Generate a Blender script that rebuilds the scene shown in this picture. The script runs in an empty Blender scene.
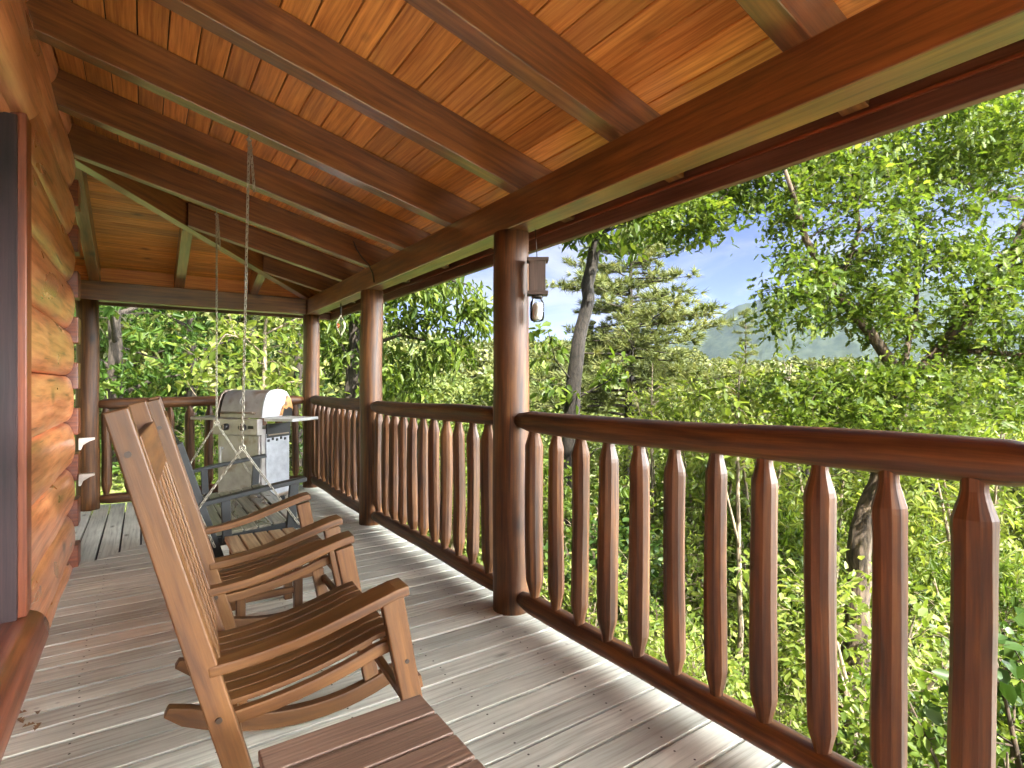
import bpy, math, random
import numpy as np
from mathutils import Vector, Matrix
R = math.radians
rnd = random.Random(7)
nr = np.random.RandomState(11)
sc = bpy.context.scene
COL = sc.collection

# ------------------------------------------------------------------ camera frame helpers
H = 1.22
FPX = 543.0
YAW = R(34.2)
SY, CY = math.sin(YAW), math.cos(YAW)
def at(u, v, d):
    """point of the place seen at pixel u,v of the photograph, d metres in front of the camera"""
    t = (u - 512) / FPX
    return Vector((d * (SY + t * CY), d * (CY - t * SY), H + (384 - v) / FPX * d))
RIGHT = Vector((CY, -SY, 0)); FWD = Vector((SY, CY, 0))

# ------------------------------------------------------------------ node helpers
def new_mat(name):
    m = bpy.data.materials.new(name); m.use_nodes = True
    nt = m.node_tree
    for n in list(nt.nodes): nt.nodes.remove(n)
    out = nt.nodes.new('ShaderNodeOutputMaterial')
    return m, nt, out
def N(nt, t, **kw):
    n = nt.nodes.new(t)
    for k, v in kw.items():
        if k.startswith('i_'):
            key = k[2:]
            key = int(key) if key.isdigit() else key.replace('_', ' ')
            n.inputs[key].default_value = v
        else: setattr(n, k, v)
    return n
def ramp(nt, stops, interp='LINEAR'):
    n = nt.nodes.new('ShaderNodeValToRGB'); cr = n.color_ramp; cr.interpolation = interp
    while len(cr.elements) < len(stops): cr.elements.new(0.5)
    for e, (p, c) in zip(cr.elements, stops):
        e.position = p; e.color = (c[0], c[1], c[2], 1) if not isinstance(c, (int, float)) else (c, c, c, 1)
    return n
def mix(nt, a, b, fac, mode='MIX'):
    n = nt.nodes.new('ShaderNodeMix'); n.data_type = 'RGBA'; n.blend_type = mode
    for s, val in ((n.inputs[0], fac), (n.inputs[6], a), (n.inputs[7], b)):
        if hasattr(val, 'is_linked') or hasattr(val, 'links'): nt.links.new(val, s)
        else: s.default_value = val if not isinstance(val, tuple) or len(val) == 4 else (*val, 1)
    return n.outputs[2]
def mathn(nt, op, a, b=None):
    n = nt.nodes.new('ShaderNodeMath'); n.operation = op
    for s, val in ((n.inputs[0], a), (n.inputs[1], b)):
        if val is None: continue
        if hasattr(val, 'links'): nt.links.new(val, s)
        else: s.default_value = val
    return n.outputs[0]

def wood(name, light, mid, dark, rough=0.35, coat=0.0, gx=1.3, gy=26, knots=0.7, vary=0.25, bump=0.25, wear=0.0, wearcol=(0.3,0.27,0.22), checks=0.0, knotscale=(1.3, 6.5), specks=0.0, warp_v=0.022):
    m, nt, out = new_mat(name); L = nt.links.new
    tc = N(nt, 'ShaderNodeTexCoord')
    mp = N(nt, 'ShaderNodeMapping'); mp.inputs['Scale'].default_value = (gx*1.6, gy*2.4, 1)
    warp = N(nt, 'ShaderNodeTexNoise', i_Scale=2.2, i_Detail=2.0)
    L(tc.outputs['UV'], warp.inputs['Vector'])
    wadd = N(nt, 'ShaderNodeVectorMath', operation='MULTIPLY_ADD')
    wadd.inputs[1].default_value = (0.08, warp_v, 0); L(warp.outputs['Color'], wadd.inputs[0]); L(tc.outputs['UV'], wadd.inputs[2])
    L(wadd.outputs[0], mp.inputs['Vector'])
    g1 = N(nt, 'ShaderNodeTexNoise', i_Scale=1.0, i_Detail=6.0, i_Roughness=0.62); L(mp.outputs[0], g1.inputs['Vector'])
    cr = ramp(nt, [(0.34, dark), (0.5, mid), (0.66, light)]); L(g1.outputs['Fac'], cr.inputs[0])
    # broad tone drift
    mp2 = N(nt, 'ShaderNodeMapping'); mp2.inputs['Scale'].default_value = (1.1, 3.0, 1); L(tc.outputs['UV'], mp2.inputs['Vector'])
    g2 = N(nt, 'ShaderNodeTexNoise', i_Scale=1.3, i_Detail=3.0); L(mp2.outputs[0], g2.inputs['Vector'])
    drift = ramp(nt, [(0.3, 0.72), (0.7, 1.18)]); L(g2.outputs['Fac'], drift.inputs[0])
    c = mix(nt, cr.outputs[0], drift.outputs[0], 1.0, 'MULTIPLY')
    # per piece tone
    geo = N(nt, 'ShaderNodeNewGeometry')
    pr = ramp(nt, [(0.0, 1 - vary), (1.0, 1 + vary)]); L(geo.outputs['Random Per Island'], pr.inputs[0])
    c = mix(nt, c, pr.outputs[0], 1.0, 'MULTIPLY')
    # knots
    if knots > 0:
        mp3 = N(nt, 'ShaderNodeMapping'); mp3.inputs['Scale'].default_value = (knotscale[0], knotscale[1], 1); L(wadd.outputs[0], mp3.inputs['Vector'])
        vo = N(nt, 'ShaderNodeTexVoronoi', i_Scale=1.0); L(mp3.outputs[0], vo.inputs['Vector'])
        kr = ramp(nt, [(0.045, 1.0), (0.085, 0.55), (0.16, 0.0)]); L(vo.outputs['Distance'], kr.inputs[0])
        sel = mathn(nt, 'GREATER_THAN', vo.outputs['Color'], 0.32)
        kf = mathn(nt, 'MULTIPLY', kr.outputs[0], mathn(nt, 'MULTIPLY', sel, knots))
        c = mix(nt, c, (dark[0]*0.25, dark[1]*0.22, dark[2]*0.2), kf)
    if checks > 0:
        mp4 = N(nt, 'ShaderNodeMapping'); mp4.inputs['Scale'].default_value = (1.6, 40, 1); L(wadd.outputs[0], mp4.inputs['Vector'])
        ck = N(nt, 'ShaderNodeTexNoise', i_Scale=1.0, i_Detail=2.0); L(mp4.outputs[0], ck.inputs['Vector'])
        ckr = ramp(nt, [(0.66, 0.0), (0.72, 1.0)]); L(ck.outputs['Fac'], ckr.inputs[0])
        c = mix(nt, c, (dark[0]*0.3, dark[1]*0.3, dark[2]*0.3), mathn(nt, 'MULTIPLY', ckr.outputs[0], checks))
    if wear > 0:
        wn = N(nt, 'ShaderNodeTexNoise', i_Scale=2.6, i_Detail=7.0, i_Roughness=0.65); L(tc.outputs['UV'], wn.inputs['Vector'])
        wr = ramp(nt, [(0.46, 0.0), (0.66, 1.0)]); L(wn.outputs['Fac'], wr.inputs[0])
        c = mix(nt, c, wearcol, mathn(nt, 'MULTIPLY', wr.outputs[0], wear))
    if specks > 0:
        sn = N(nt, 'ShaderNodeTexVoronoi', i_Scale=11.0); L(wadd.outputs[0], sn.inputs['Vector'])
        sr = ramp(nt, [(0.06, 1.0), (0.13, 0.0)]); L(sn.outputs['Distance'], sr.inputs[0])
        s2 = mathn(nt, 'GREATER_THAN', sn.outputs['Color'], 0.62)
        c = mix(nt, c, (dark[0]*0.35, dark[1]*0.35, dark[2]*0.35), mathn(nt, 'MULTIPLY', mathn(nt, 'MULTIPLY', sr.outputs[0], s2), specks))
    p = N(nt, 'ShaderNodeBsdfPrincipled'); L(c, p.inputs['Base Color'])
    rr = ramp(nt, [(0.3, max(0, rough - 0.08)), (0.7, min(1, rough + 0.12))]); L(g2.outputs['Fac'], rr.inputs[0])
    L(rr.outputs[0], p.inputs['Roughness'])
    p.inputs['Coat Weight'].default_value = coat; p.inputs['Coat Roughness'].default_value = 0.26; p.inputs['Coat IOR'].default_value = 1.7
    b = N(nt, 'ShaderNodeBump', i_Strength=bump, i_Distance=0.004); L(g1.outputs['Fac'], b.inputs['Height'])
    L(b.outputs[0], p.inputs['Normal'])
    L(p.outputs[0], out.inputs[0])
    return m

def plain(name, col, rough=0.5, metal=0.0, spots=None, scale=30, bump=0.0, coat=0.0):
    m, nt, out = new_mat(name); L = nt.links.new
    tc = N(nt, 'ShaderNodeTexCoord')
    n = N(nt, 'ShaderNodeTexNoise', i_Scale=scale, i_Detail=5.0, i_Roughness=0.6); L(tc.outputs['Object'], n.inputs['Vector'])
    a = tuple(x * 0.8 for x in col); b = tuple(min(1, x * 1.18) for x in col)
    r = ramp(nt, [(0.3, a), (0.7, b)]); L(n.outputs['Fac'], r.inputs[0])
    c = r.outputs[0]
    if spots:
        n2 = N(nt, 'ShaderNodeTexNoise', i_Scale=spots[1], i_Detail=6.0); L(tc.outputs['Object'], n2.inputs['Vector'])
        r2 = ramp(nt, [(spots[2], 0.0), (spots[2] + 0.12, 1.0)]); L(n2.outputs['Fac'], r2.inputs[0])
        c = mix(nt, c, spots[0], r2.outputs[0])
    p = N(nt, 'ShaderNodeBsdfPrincipled'); L(c, p.inputs['Base Color'])
    rr = ramp(nt, [(0.3, max(0.02, rough - 0.08)), (0.7, min(1, rough + 0.1))]); L(n.outputs['Fac'], rr.inputs[0]); L(rr.outputs[0], p.inputs['Roughness'])
    p.inputs['Metallic'].default_value = metal; p.inputs['Coat Weight'].default_value = coat
    if bump:
        bn = N(nt, 'ShaderNodeBump', i_Strength=bump, i_Distance=0.01); L(n.outputs['Fac'], bn.inputs['Height']); L(bn.outputs[0], p.inputs['Normal'])
    L(p.outputs[0], out.inputs[0]); return m

def leafmat(name, c1, c2, c3, trans=0.45, gloss=0.25, rough=0.42):
    m, nt, out = new_mat(name); L = nt.links.new
    a = N(nt, 'ShaderNodeAttribute', attribute_name='rnd')
    r = ramp(nt, [(0.0, c1), (0.55, c2), (1.0, c3)]); L(a.outputs['Fac'], r.inputs[0])
    p = N(nt, 'ShaderNodeBsdfPrincipled'); L(r.outputs[0], p.inputs['Base Color'])
    p.inputs['Roughness'].default_value = rough; p.inputs['Specular IOR Level'].default_value = gloss
    t = N(nt, 'ShaderNodeBsdfTranslucent')
    tc = mix(nt, r.outputs[0], (1.16, 1.14, 0.55), 1.0, 'MULTIPLY'); L(tc, t.inputs['Color'])
    ms = N(nt, 'ShaderNodeMixShader', i_0=trans); L(p.outputs[0], ms.inputs[1]); L(t.outputs[0], ms.inputs[2])
    L(ms.outputs[0], out.inputs[0]); return m

def barkmat(name, c1, c2, sc_=9.0):
    m, nt, out = new_mat(name); L = nt.links.new
    tc = N(nt, 'ShaderNodeTexCoord')
    mp = N(nt, 'ShaderNodeMapping'); mp.inputs['Scale'].default_value = (1, 1, 0.28); L(tc.outputs['Object'], mp.inputs['Vector'])
    n = N(nt, 'ShaderNodeTexNoise', i_Scale=sc_ * 2.2, i_Detail=6.0, i_Roughness=0.7); L(mp.outputs[0], n.inputs['Vector'])
    v = N(nt, 'ShaderNodeTexVoronoi', i_Scale=sc_ * 1.6); v.feature = 'DISTANCE_TO_EDGE'; L(mp.outputs[0], v.inputs['Vector'])
    r = ramp(nt, [(0.3, c1), (0.68, c2)]); L(n.outputs['Fac'], r.inputs[0])
    vr = ramp(nt, [(0.0, 0.45), (0.14, 1.0)]); L(v.outputs['Distance'], vr.inputs[0])
    c = mix(nt, r.outputs[0], vr.outputs[0], 1.0, 'MULTIPLY')
    p = N(nt, 'ShaderNodeBsdfPrincipled'); L(c, p.inputs['Base Color']); p.inputs['Roughness'].default_value = 0.9
    b = N(nt, 'ShaderNodeBump', i_Strength=0.8, i_Distance=0.03); L(n.outputs['Fac'], b.inputs['Height']); L(b.outputs[0], p.inputs['Normal'])
    L(p.outputs[0], out.inputs[0]); return m

M = {}
M['stain'] = wood('stained_log', (0.30,0.075,0.024), (0.20,0.043,0.014), (0.10,0.019,0.007), rough=0.34, coat=0.35, knots=0.7, vary=0.14, checks=0.5, gy=20, knotscale=(1.5, 5.5), wear=0.12, wearcol=(0.30,0.16,0.08))
M['post'] = wood('stained_post', (0.160,0.064,0.014), (0.085,0.031,0.0072), (0.028,0.010,0.004), rough=0.55, coat=0.03, knots=0.9, vary=0.36, checks=0.7, gy=16, knotscale=(2.0, 4.0), wear=0.45, wearcol=(0.045,0.015,0.006))
M['rafter'] = wood('stained_rafter', (0.25,0.096,0.022), (0.160,0.055,0.013), (0.078,0.023,0.006), rough=0.36, coat=1.0, knots=0.95, vary=0.14, gy=14, knotscale=(2.0, 2.6), checks=0.3)
M['plank'] = wood('ceiling_plank', (0.74,0.33,0.08), (0.58,0.22,0.046), (0.38,0.12,0.022), rough=0.42, coat=0.15, knots=0.8, vary=0.24, gy=24, knotscale=(2.6, 5.0))
M['block'] = wood('orange_board', (0.70,0.27,0.05), (0.58,0.19,0.03), (0.40,0.11,0.016), rough=0.4, coat=0.1, knots=0.5, vary=0.1)
M['logwall'] = wood('honey_log', (0.86,0.36,0.155), (0.72,0.25,0.10), (0.40,0.11,0.036), rough=0.32, coat=0.6, knots=0.8, vary=0.14, gy=13, checks=0.75, knotscale=(1.8, 2.8), wear=0.12, wearcol=(0.20,0.08,0.03))
M['casing'] = wood('red_casing', (0.26,0.066,0.019), (0.19,0.043,0.013), (0.10,0.020,0.007), rough=0.4, coat=0.2, vary=0.1)
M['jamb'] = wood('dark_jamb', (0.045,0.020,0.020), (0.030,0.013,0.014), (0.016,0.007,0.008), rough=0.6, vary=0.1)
M['deck'] = wood('weathered_deck', (0.615,0.61,0.53), (0.525,0.52,0.445), (0.35,0.34,0.285), rough=0.66, knots=0.85, vary=0.16, gy=24, bump=0.35, wear=0.35, wearcol=(0.37,0.36,0.305), checks=0.22, knotscale=(2.6, 8), specks=0.4)
M['chair'] = wood('rocker_wood', (0.165,0.072,0.016), (0.112,0.043,0.008), (0.055,0.019,0.0035), rough=0.50, coat=0.0, knots=0.0, vary=0.18, gy=12, warp_v=.008)
M['table_brown'] = wood('brown_slat', (0.20,0.122,0.084), (0.145,0.086,0.058), (0.088,0.050,0.034), rough=0.5, knots=0.0, vary=0.08, gy=40, bump=0.5)
M['table_lit'] = wood('lit_slat', (0.50,0.36,0.20), (0.38,0.26,0.14), (0.24,0.15,0.08), rough=0.45, knots=0.2, vary=0.12, gy=26)  # paler copy of the brown slat, light and gloss put into the colour
M['swing_slat'] = wood('swing_slat', (0.30,0.27,0.20), (0.20,0.18,0.13), (0.10,0.09,0.065), rough=0.3, coat=0.3, knots=0.2, vary=0.2, gy=26)
M['swing_black'] = plain('swing_black', (0.009,0.011,0.012), rough=0.55, scale=40)
M['chain'] = plain('galvanised_chain', (0.36,0.34,0.28), rough=0.45, metal=0.85, scale=60)
M['steel'] = plain('brushed_steel', (0.37,0.345,0.33), rough=0.40, metal=0.35, scale=9, spots=((0.24,0.17,0.125), 5, 0.58))
M['steel_dark'] = plain('dark_steel', (0.22,0.17,0.13), rough=0.4, metal=0.7, scale=9)
M['grill_grey'] = plain('grey_panel', (0.36,0.38,0.42), rough=0.5, scale=14)
M['grill_white'] = plain('pale_cap', (0.44,0.44,0.46), rough=0.35, scale=5)
M['burn'] = plain('burn_stain', (0.42,0.20,0.06), rough=0.55, scale=22, spots=((0.10,0.05,0.02), 18, 0.5))
M['black'] = plain('black_plastic', (0.012,0.012,0.013), rough=0.45)
M['shelf'] = plain('pale_shelf', (0.48,0.48,0.48), rough=0.4, scale=10)
M['white'] = plain('white_enamel', (0.58,0.565,0.52), rough=0.45)
M['bolt'] = plain('bolt_head', (0.03,0.018,0.012), rough=0.5)
M['fascia'] = wood('fascia_board', (0.145,0.060,0.038), (0.105,0.041,0.027), (0.065,0.024,0.016), rough=0.42, coat=0.15, knots=0.3, vary=0.05)
M['sheath'] = plain('roof_sheathing', (0.075,0.032,0.026), rough=0.7, scale=8)
M['shingle'] = plain('shingle', (0.06,0.055,0.05), rough=0.9, scale=20)
M['driftwood'] = wood('lantern_wood', (0.105,0.068,0.052), (0.070,0.044,0.034), (0.04,0.025,0.019), rough=0.6, vary=0.1)
M['rod'] = plain('dark_rod', (0.03,0.025,0.02), rough=0.4, metal=0.5)
M['ribbon'] = plain('pale_ribbon', (0.62,0.58,0.46), rough=0.3, metal=0.6)
M['redglass'] = plain('red_bead', (0.40,0.08,0.02), rough=0.2)
def glass():
    m, nt, out = new_mat('clear_glass'); L = nt.links.new
    tr = N(nt, 'ShaderNodeBsdfTransparent'); tr.inputs[0].default_value = (0.93, 0.95, 0.96, 1)
    gl = N(nt, 'ShaderNodeBsdfGlossy'); gl.inputs['Roughness'].default_value = 0.04
    fr = N(nt, 'ShaderNodeFresnel', i_IOR=1.5); ms = N(nt, 'ShaderNodeMixShader')
    L(fr.outputs[0], ms.inputs[0]); L(tr.outputs[0], ms.inputs[1]); L(gl.outputs[0], ms.inputs[2]); L(ms.outputs[0], out.inputs[0]); return m
M['glass'] = glass()
M['bark'] = barkmat('oak_bark', (0.040,0.027,0.017), (0.155,0.112,0.072), 9)
M['bark_dark'] = barkmat('dark_bark', (0.020,0.015,0.011), (0.070,0.053,0.038), 11)
M['bark_shaded'] = barkmat('shaded_bark', (0.012,0.009,0.007), (0.042,0.033,0.024), 11)  # darker copy of the dark bark, crown shade put into the colour
M['bark_pale'] = barkmat('pale_bark', (0.16,0.12,0.075), (0.36,0.29,0.20), 14)
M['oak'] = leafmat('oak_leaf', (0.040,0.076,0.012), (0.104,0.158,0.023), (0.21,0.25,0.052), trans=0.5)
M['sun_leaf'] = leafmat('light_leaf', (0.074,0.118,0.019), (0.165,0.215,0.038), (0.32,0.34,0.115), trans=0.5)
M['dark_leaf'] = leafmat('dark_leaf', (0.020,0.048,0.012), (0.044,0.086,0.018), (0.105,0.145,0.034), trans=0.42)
M['maple'] = leafmat('maple_leaf', (0.030,0.070,0.013), (0.070,0.130,0.020), (0.18,0.225,0.045), trans=0.45)
M['pine'] = leafmat('pine_needle', (0.066,0.088,0.028), (0.13,0.15,0.044), (0.22,0.22,0.072), trans=0.25, rough=0.6)
M['wood_leaf'] = leafmat('woodland_leaf', (0.050,0.078,0.020), (0.115,0.150,0.034), (0.21,0.225,0.062), trans=0.35)
M['hill_leaf'] = leafmat('hill_leaf', (0.055,0.070,0.022), (0.11,0.126,0.036), (0.19,0.19,0.06), trans=0.2)

# ------------------------------------------------------------------ mesh builder
class MB:
    def __init__(s): s.v = []; s.f = []; s.uv = []; s.sm = []
    def face(s, idx, uvs, smooth=False):
        s.f.append(tuple(idx)); s.uv.extend(uvs); s.sm.append(smooth)
    def hexa(s, c, L):
        """eight corners: 0-3 one end, 4-7 the other end; L = grain direction"""
        L = Vector(L).normalized(); b = len(s.v); ou, ov = rnd.uniform(0, 50), rnd.uniform(0, 50)
        c = [Vector(p) for p in c]; s.v.extend(c)
        cen = sum(c, Vector()) / 8
        for q in ((0,1,2,3), (7,6,5,4), (0,4,5,1), (1,5,6,2), (2,6,7,3), (3,7,4,0)):
            pts = [c[i] for i in q]; n = (pts[1]-pts[0]).cross(pts[2]-pts[0])
            if n.length < 1e-12: n = (pts[2]-pts[0]).cross(pts[3]-pts[0])
            n.normalize()
            fc = sum(pts, Vector()) / 4
            if n.dot(fc - cen) < 0: q = q[::-1]; pts = pts[::-1]; n = -n
            if abs(n.dot(L)) > 0.8:
                a = L.orthogonal().normalized(); d2 = L.cross(a)
                uvs = [(ou + p.dot(a) * 0.4, ov + p.dot(d2)) for p in pts]
            else:
                x = n.cross(L).normalized(); uvs = [(ou + p.dot(L), ov + p.dot(x) + 3.1 * abs(n.x) + 1.7 * abs(n.z)) for p in pts]
            s.face([b + i for i in q], uvs)
    def box(s, c, size, L=None, rot=None):
        c = Vector(c); hx, hy, hz = size[0]/2, size[1]/2, size[2]/2
        if L is None: L = [(1,0,0),(0,1,0),(0,0,1)][max(range(3), key=lambda i: size[i])]
        L = Vector(L)
        pts = [Vector(p) for p in ((-hx,-hy,-hz),(-hx,hy,-hz),(-hx,hy,hz),(-hx,-hy,hz),(hx,-hy,-hz),(hx,hy,-hz),(hx,hy,hz),(hx,-hy,hz))]
        if rot is not None: pts = [rot @ p for p in pts]; L = rot @ L
        s.hexa([c + p for p in pts], L)
    def bar(s, p0, p1, w, h, side=None):
        """box from p0 to p1; w across (along side), h the other way"""
        p0, p1 = Vector(p0), Vector(p1); d = (p1 - p0).normalized()
        side = Vector(side) if side is not None else (d.cross(Vector((0,0,1))) if abs(d.z) < .99 else Vector((1,0,0)))
        side = (side - d * side.dot(d)).normalized(); up = side.cross(d)
        o = [(-w/2,-h/2),(w/2,-h/2),(w/2,h/2),(-w/2,h/2)]
        s.hexa([p0 + side*a + up*b for a, b in o] + [p1 + side*a + up*b for a, b in o], d)
    def ribbon(s, pts, side, w, h):
        """curved board through pts, rectangular section, one connected piece; w, h numbers or lists"""
        n = len(pts); side = Vector(side).normalized(); pts = [Vector(p) for p in pts]
        b = len(s.v); ou, ov = rnd.uniform(0, 50), rnd.uniform(0, 50); dist = 0
        ds = [0]
        for i in range(1, n): ds.append(ds[-1] + (pts[i]-pts[i-1]).length)
        for i, p in enumerate(pts):
            d = (pts[min(i+1, n-1)] - pts[max(i-1, 0)]).normalized(); sd = (side - d*side.dot(d)).normalized(); up = sd.cross(d)
            ww = w[i] if isinstance(w, (list, tuple)) else w; hh = h[i] if isinstance(h, (list, tuple)) else h
            for a, c in ((-ww/2,-hh/2),(ww/2,-hh/2),(ww/2,hh/2),(-ww/2,hh/2)): s.v.append(p + sd*a + up*c)
            if i == 0: W0, H0 = ww, hh
        per = [0, W0, W0 + H0, 2*W0 + H0, 2*(W0+H0)]
        for i in range(n-1):
            for k in range(4):
                k2 = (k+1) % 4
                s.face([b+4*i+k, b+4*i+k2, b+4*i+4+k2, b+4*i+4+k], [(ou+ds[i], ov+per[k]), (ou+ds[i], ov+per[k+1]), (ou+ds[i+1], ov+per[k+1]), (ou+ds[i+1], ov+per[k])])
        z = [(ou, ov), (ou, ov+.02), (ou+.02, ov+.02), (ou+.02, ov)]
        s.face([b+3, b+2, b+1, b], z); e = b + 4*(n-1); s.face([e, e+1, e+2, e+3], z)
    def tube(s, pts, rad, seg=12, caps=True, wob=0.0, squash=None):
        pts = [Vector(p) for p in pts]; n = len(pts); b = len(s.v); ou, ov = rnd.uniform(0, 50), rnd.uniform(0, 50)
        d0 = (pts[1]-pts[0]).normalized(); ax = d0.orthogonal().normalized()
        ph = [rnd.uniform(0, 6.28) for _ in range(4)]; ds = 0
        for i, p in enumerate(pts):
            d = (pts[min(i+1,n-1)] - pts[max(i-1,0)])
            d = d.normalized() if d.length > 1e-9 else d0
            ax = (ax - d*ax.dot(d)).normalized(); bx = d.cross(ax)
            r = rad[i] if isinstance(rad, (list, tuple)) else rad
            for k in range(seg):
                a = 2*math.pi*k/seg
                q = r * (1 + wob*(0.5*math.sin(2*a+ph[0]+i*0.33) + 0.4*math.sin(3*a+ph[1]-i*0.47) + 0.35*math.sin(i*0.9+ph[2]) + 0.3*math.sin(5*a+ph[3]+i*.2)))
                s.v.append(p + ax*(q*math.cos(a)) + bx*(q*math.sin(a)))
        R0 = max(rad) if isinstance(rad, (list, tuple)) else rad
        u = 0
        for i in range(n-1):
            l = (pts[i+1]-pts[i]).length
            for k in range(seg):
                k2 = (k+1) % seg; v0 = ov + 2*math.pi*R0*k/seg; v1 = ov + 2*math.pi*R0*(k+1)/seg
                s.face([b+i*seg+k, b+i*seg+k2, b+(i+1)*seg+k2, b+(i+1)*seg+k], [(ou+u,v0),(ou+u,v1),(ou+u+l,v1),(ou+u+l,v0)], True)
            u += l
        if caps:
            for base, rev in ((b, True), (b+(n-1)*seg, False)):
                idx = list(range(base, base+seg)); idx = idx[::-1] if rev else idx
                s.face(idx, [(ou + .25*R0*math.cos(2*math.pi*k/seg), ov + R0*math.sin(2*math.pi*k/seg)) for k in range(seg)])
    def prism(s, prof, p0, ax, ay, L, smooth=True, wob=None):
        """2D profile (list of a,b) carried from p0 by vector L; ax, ay the profile axes"""
        p0, ax, ay, L = Vector(p0), Vector(ax), Vector(ay), Vector(L); n = len(prof); b = len(s.v)
        ou, ov = rnd.uniform(0, 50), rnd.uniform(0, 50); segs = 1 if wob is None else max(2, int(L.length / 0.12))
        for i in range(segs+1):
            for j, (a, c) in enumerate(prof):
                k = 1 + (0 if wob is None else wob * math.sin(i*0.7 + j*.4 + ou))
                s.v.append(p0 + ax*a*k + ay*c + L*(i/segs))
        acc = [0]
        for j in range(n): acc.append(acc[-1] + math.dist(prof[j], prof[(j+1) % n]))
        ll = L.length / segs
        flip = ax.cross(ay).dot(L) < 0
        for i in range(segs):
            for j in range(n):
                j2 = (j+1) % n; q = [b+i*n+j, b+i*n+j2, b+(i+1)*n+j2, b+(i+1)*n+j]
                uv = [(ou+i*ll, ov+acc[j]), (ou+i*ll, ov+acc[j+1]), (ou+(i+1)*ll, ov+acc[j+1]), (ou+(i+1)*ll, ov+acc[j])]
                if flip: q.reverse(); uv.reverse()
                s.face(q, uv, smooth)
        e0 = list(range(b, b+n)); e1 = list(range(b+segs*n, b+segs*n+n))
        uvc = [(ou + .3*a, ov + c) for a, c in prof]
        if flip: s.face(e0, uvc); s.face(e1[::-1], uvc[::-1])
        else: s.face(e0[::-1], uvc[::-1]); s.face(e1, uvc)
    def build(s, name, mat, parent=None, bevel=0.0, origin=None):
        me = bpy.data.meshes.new(name)
        o0 = Vector(origin) if origin is not None else Vector()
        me.from_pydata([tuple(p - o0) for p in s.v], [], s.f)
        uvl = me.uv_layers.new(name='UVMap'); uvl.data.foreach_set('uv', [x for t in s.uv for x in t])
        me.polygons.foreach_set('use_smooth', s.sm); me.materials.append(mat)
        o = bpy.data.objects.new(name, me); COL.objects.link(o); o.location = o0
        if parent is not None: o.parent = parent
        if bevel > 0:
            m = o.modifiers.new('Bevel', 'BEVEL'); m.width = bevel; m.segments = 2; m.limit_method = 'ANGLE'; m.angle_limit = R(40)
        return o
def empty(name, loc=(0,0,0), rz=0.0):
    o = bpy.data.objects.new(name, None); COL.objects.link(o); o.location = loc; o.rotation_euler = (0, 0, rz); o.empty_display_size = 0.1; return o
def tag(o, label=None, cat=None, group=None, kind=None):
    if label: o['label'] = label
    if cat: o['category'] = cat
    if group: o['group'] = group
    if kind: o['kind'] = kind
    return o
def copy_tree(o, parent=None):
    c = o.copy(); COL.objects.link(c)
    if parent is not None: c.parent = parent
    for ch in o.children: copy_tree(ch, c)
    return c

# ================================================================== PORCH SHELL
BX0, BX1 = 1.590, 1.725            # long beam
BZ0, BZ1 = 2.035, 2.220
PX = 1.66                          # post line
PY = [0.20, 2.45, 4.64, 6.70]
HIPC = 5.03                        # hip line Y = X + HIPC
XE, YE = 1.985, 1.985 + HIPC       # eave lines
WY = 4.60                          # end of the long log wall
WX = -0.452                         # chinking plane of the long wall
PIT = 0.25
def zr(x): return BZ1 + PIT * (BX0 - x)          # underside of rafters
RH = 0.195

# ---- deck: boards one by one, running across the porch, mitred at the corner
deck = MB(); pitch = 0.1300; gap = 0.014
def miter(x): return x + (6.86 - 1.60)            # corner mitre of the deck
y = -4.1
DX0, DX1 = -0.50, 1.80
while y < 6.9:
    y0, y1 = y, y + pitch - gap
    xa0 = max(DX0, y0 - 5.0); xa1 = max(DX0, y1 - 5.0)
    if xa1 < DX1 - 0.03:
        dz = rnd.uniform(-0.0015, 0.0015)
        deck.hexa([(xa0,y0,-0.028+dz),(xa1,y1,-0.028+dz),(xa1,y1,dz),(xa0,y0,dz),(DX1,y0,-0.028+dz),(DX1,y1,-0.028+dz),(DX1,y1,dz),(DX1,y0,dz)], (1,0,0))
    y += pitch
x = 1.80 - pitch + gap
while x > -3.2:
    x0, x1 = x, x + pitch - gap
    ya0 = max(WY + 0.02, x0 + 5.0) + 0.004; ya1 = max(WY + 0.02, x1 + 5.0) + 0.004
    if x < -0.5: ya0 = ya1 = WY + 0.22
    dz = rnd.uniform(-0.0015, 0.0015); YD = 6.86
    if ya1 < YD - .02:
        deck.hexa([(x0,ya0,-0.028+dz),(x1,ya1,-0.028+dz),(x1,ya1,dz),(x0,ya0,dz),(x0,YD,-0.028+dz),(x1,YD,-0.028+dz),(x1,YD,dz),(x0,YD,dz)], (0,1,0))
    x -= pitch
tag(deck.build('deck', M['deck'], bevel=0.0015), kind='structure')
scr = MB(); y = -4.1
while y < 6.9:
    for x in (-.21, .21, .63, 1.05, 1.47):
        if y + pitch < x + 4.95:
            for yy in (y + .026, y + pitch - gap - .026):
                xx = x + rnd.uniform(-.012, .012); yy += rnd.uniform(-.004, .004)
                b = len(scr.v); scr.v.extend(Vector((xx + .0042*math.cos(k*math.pi/4), yy + .0042*math.sin(k*math.pi/4), .0022)) for k in range(8)); scr.face(list(range(b, b+8)), [(0,0)]*8)
    y += pitch
tag(scr.build('deck_screw_heads', M['bolt']), kind='structure')
sub = MB()
sub.box((0.66, 1.37, -0.16), (2.24, 10.82, 0.14)); sub.box((-1.4, 5.72, -0.16), (3.4, 2.2, 0.138))
tag(sub.build('deck_frame', M['jamb']), kind='structure')

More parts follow.
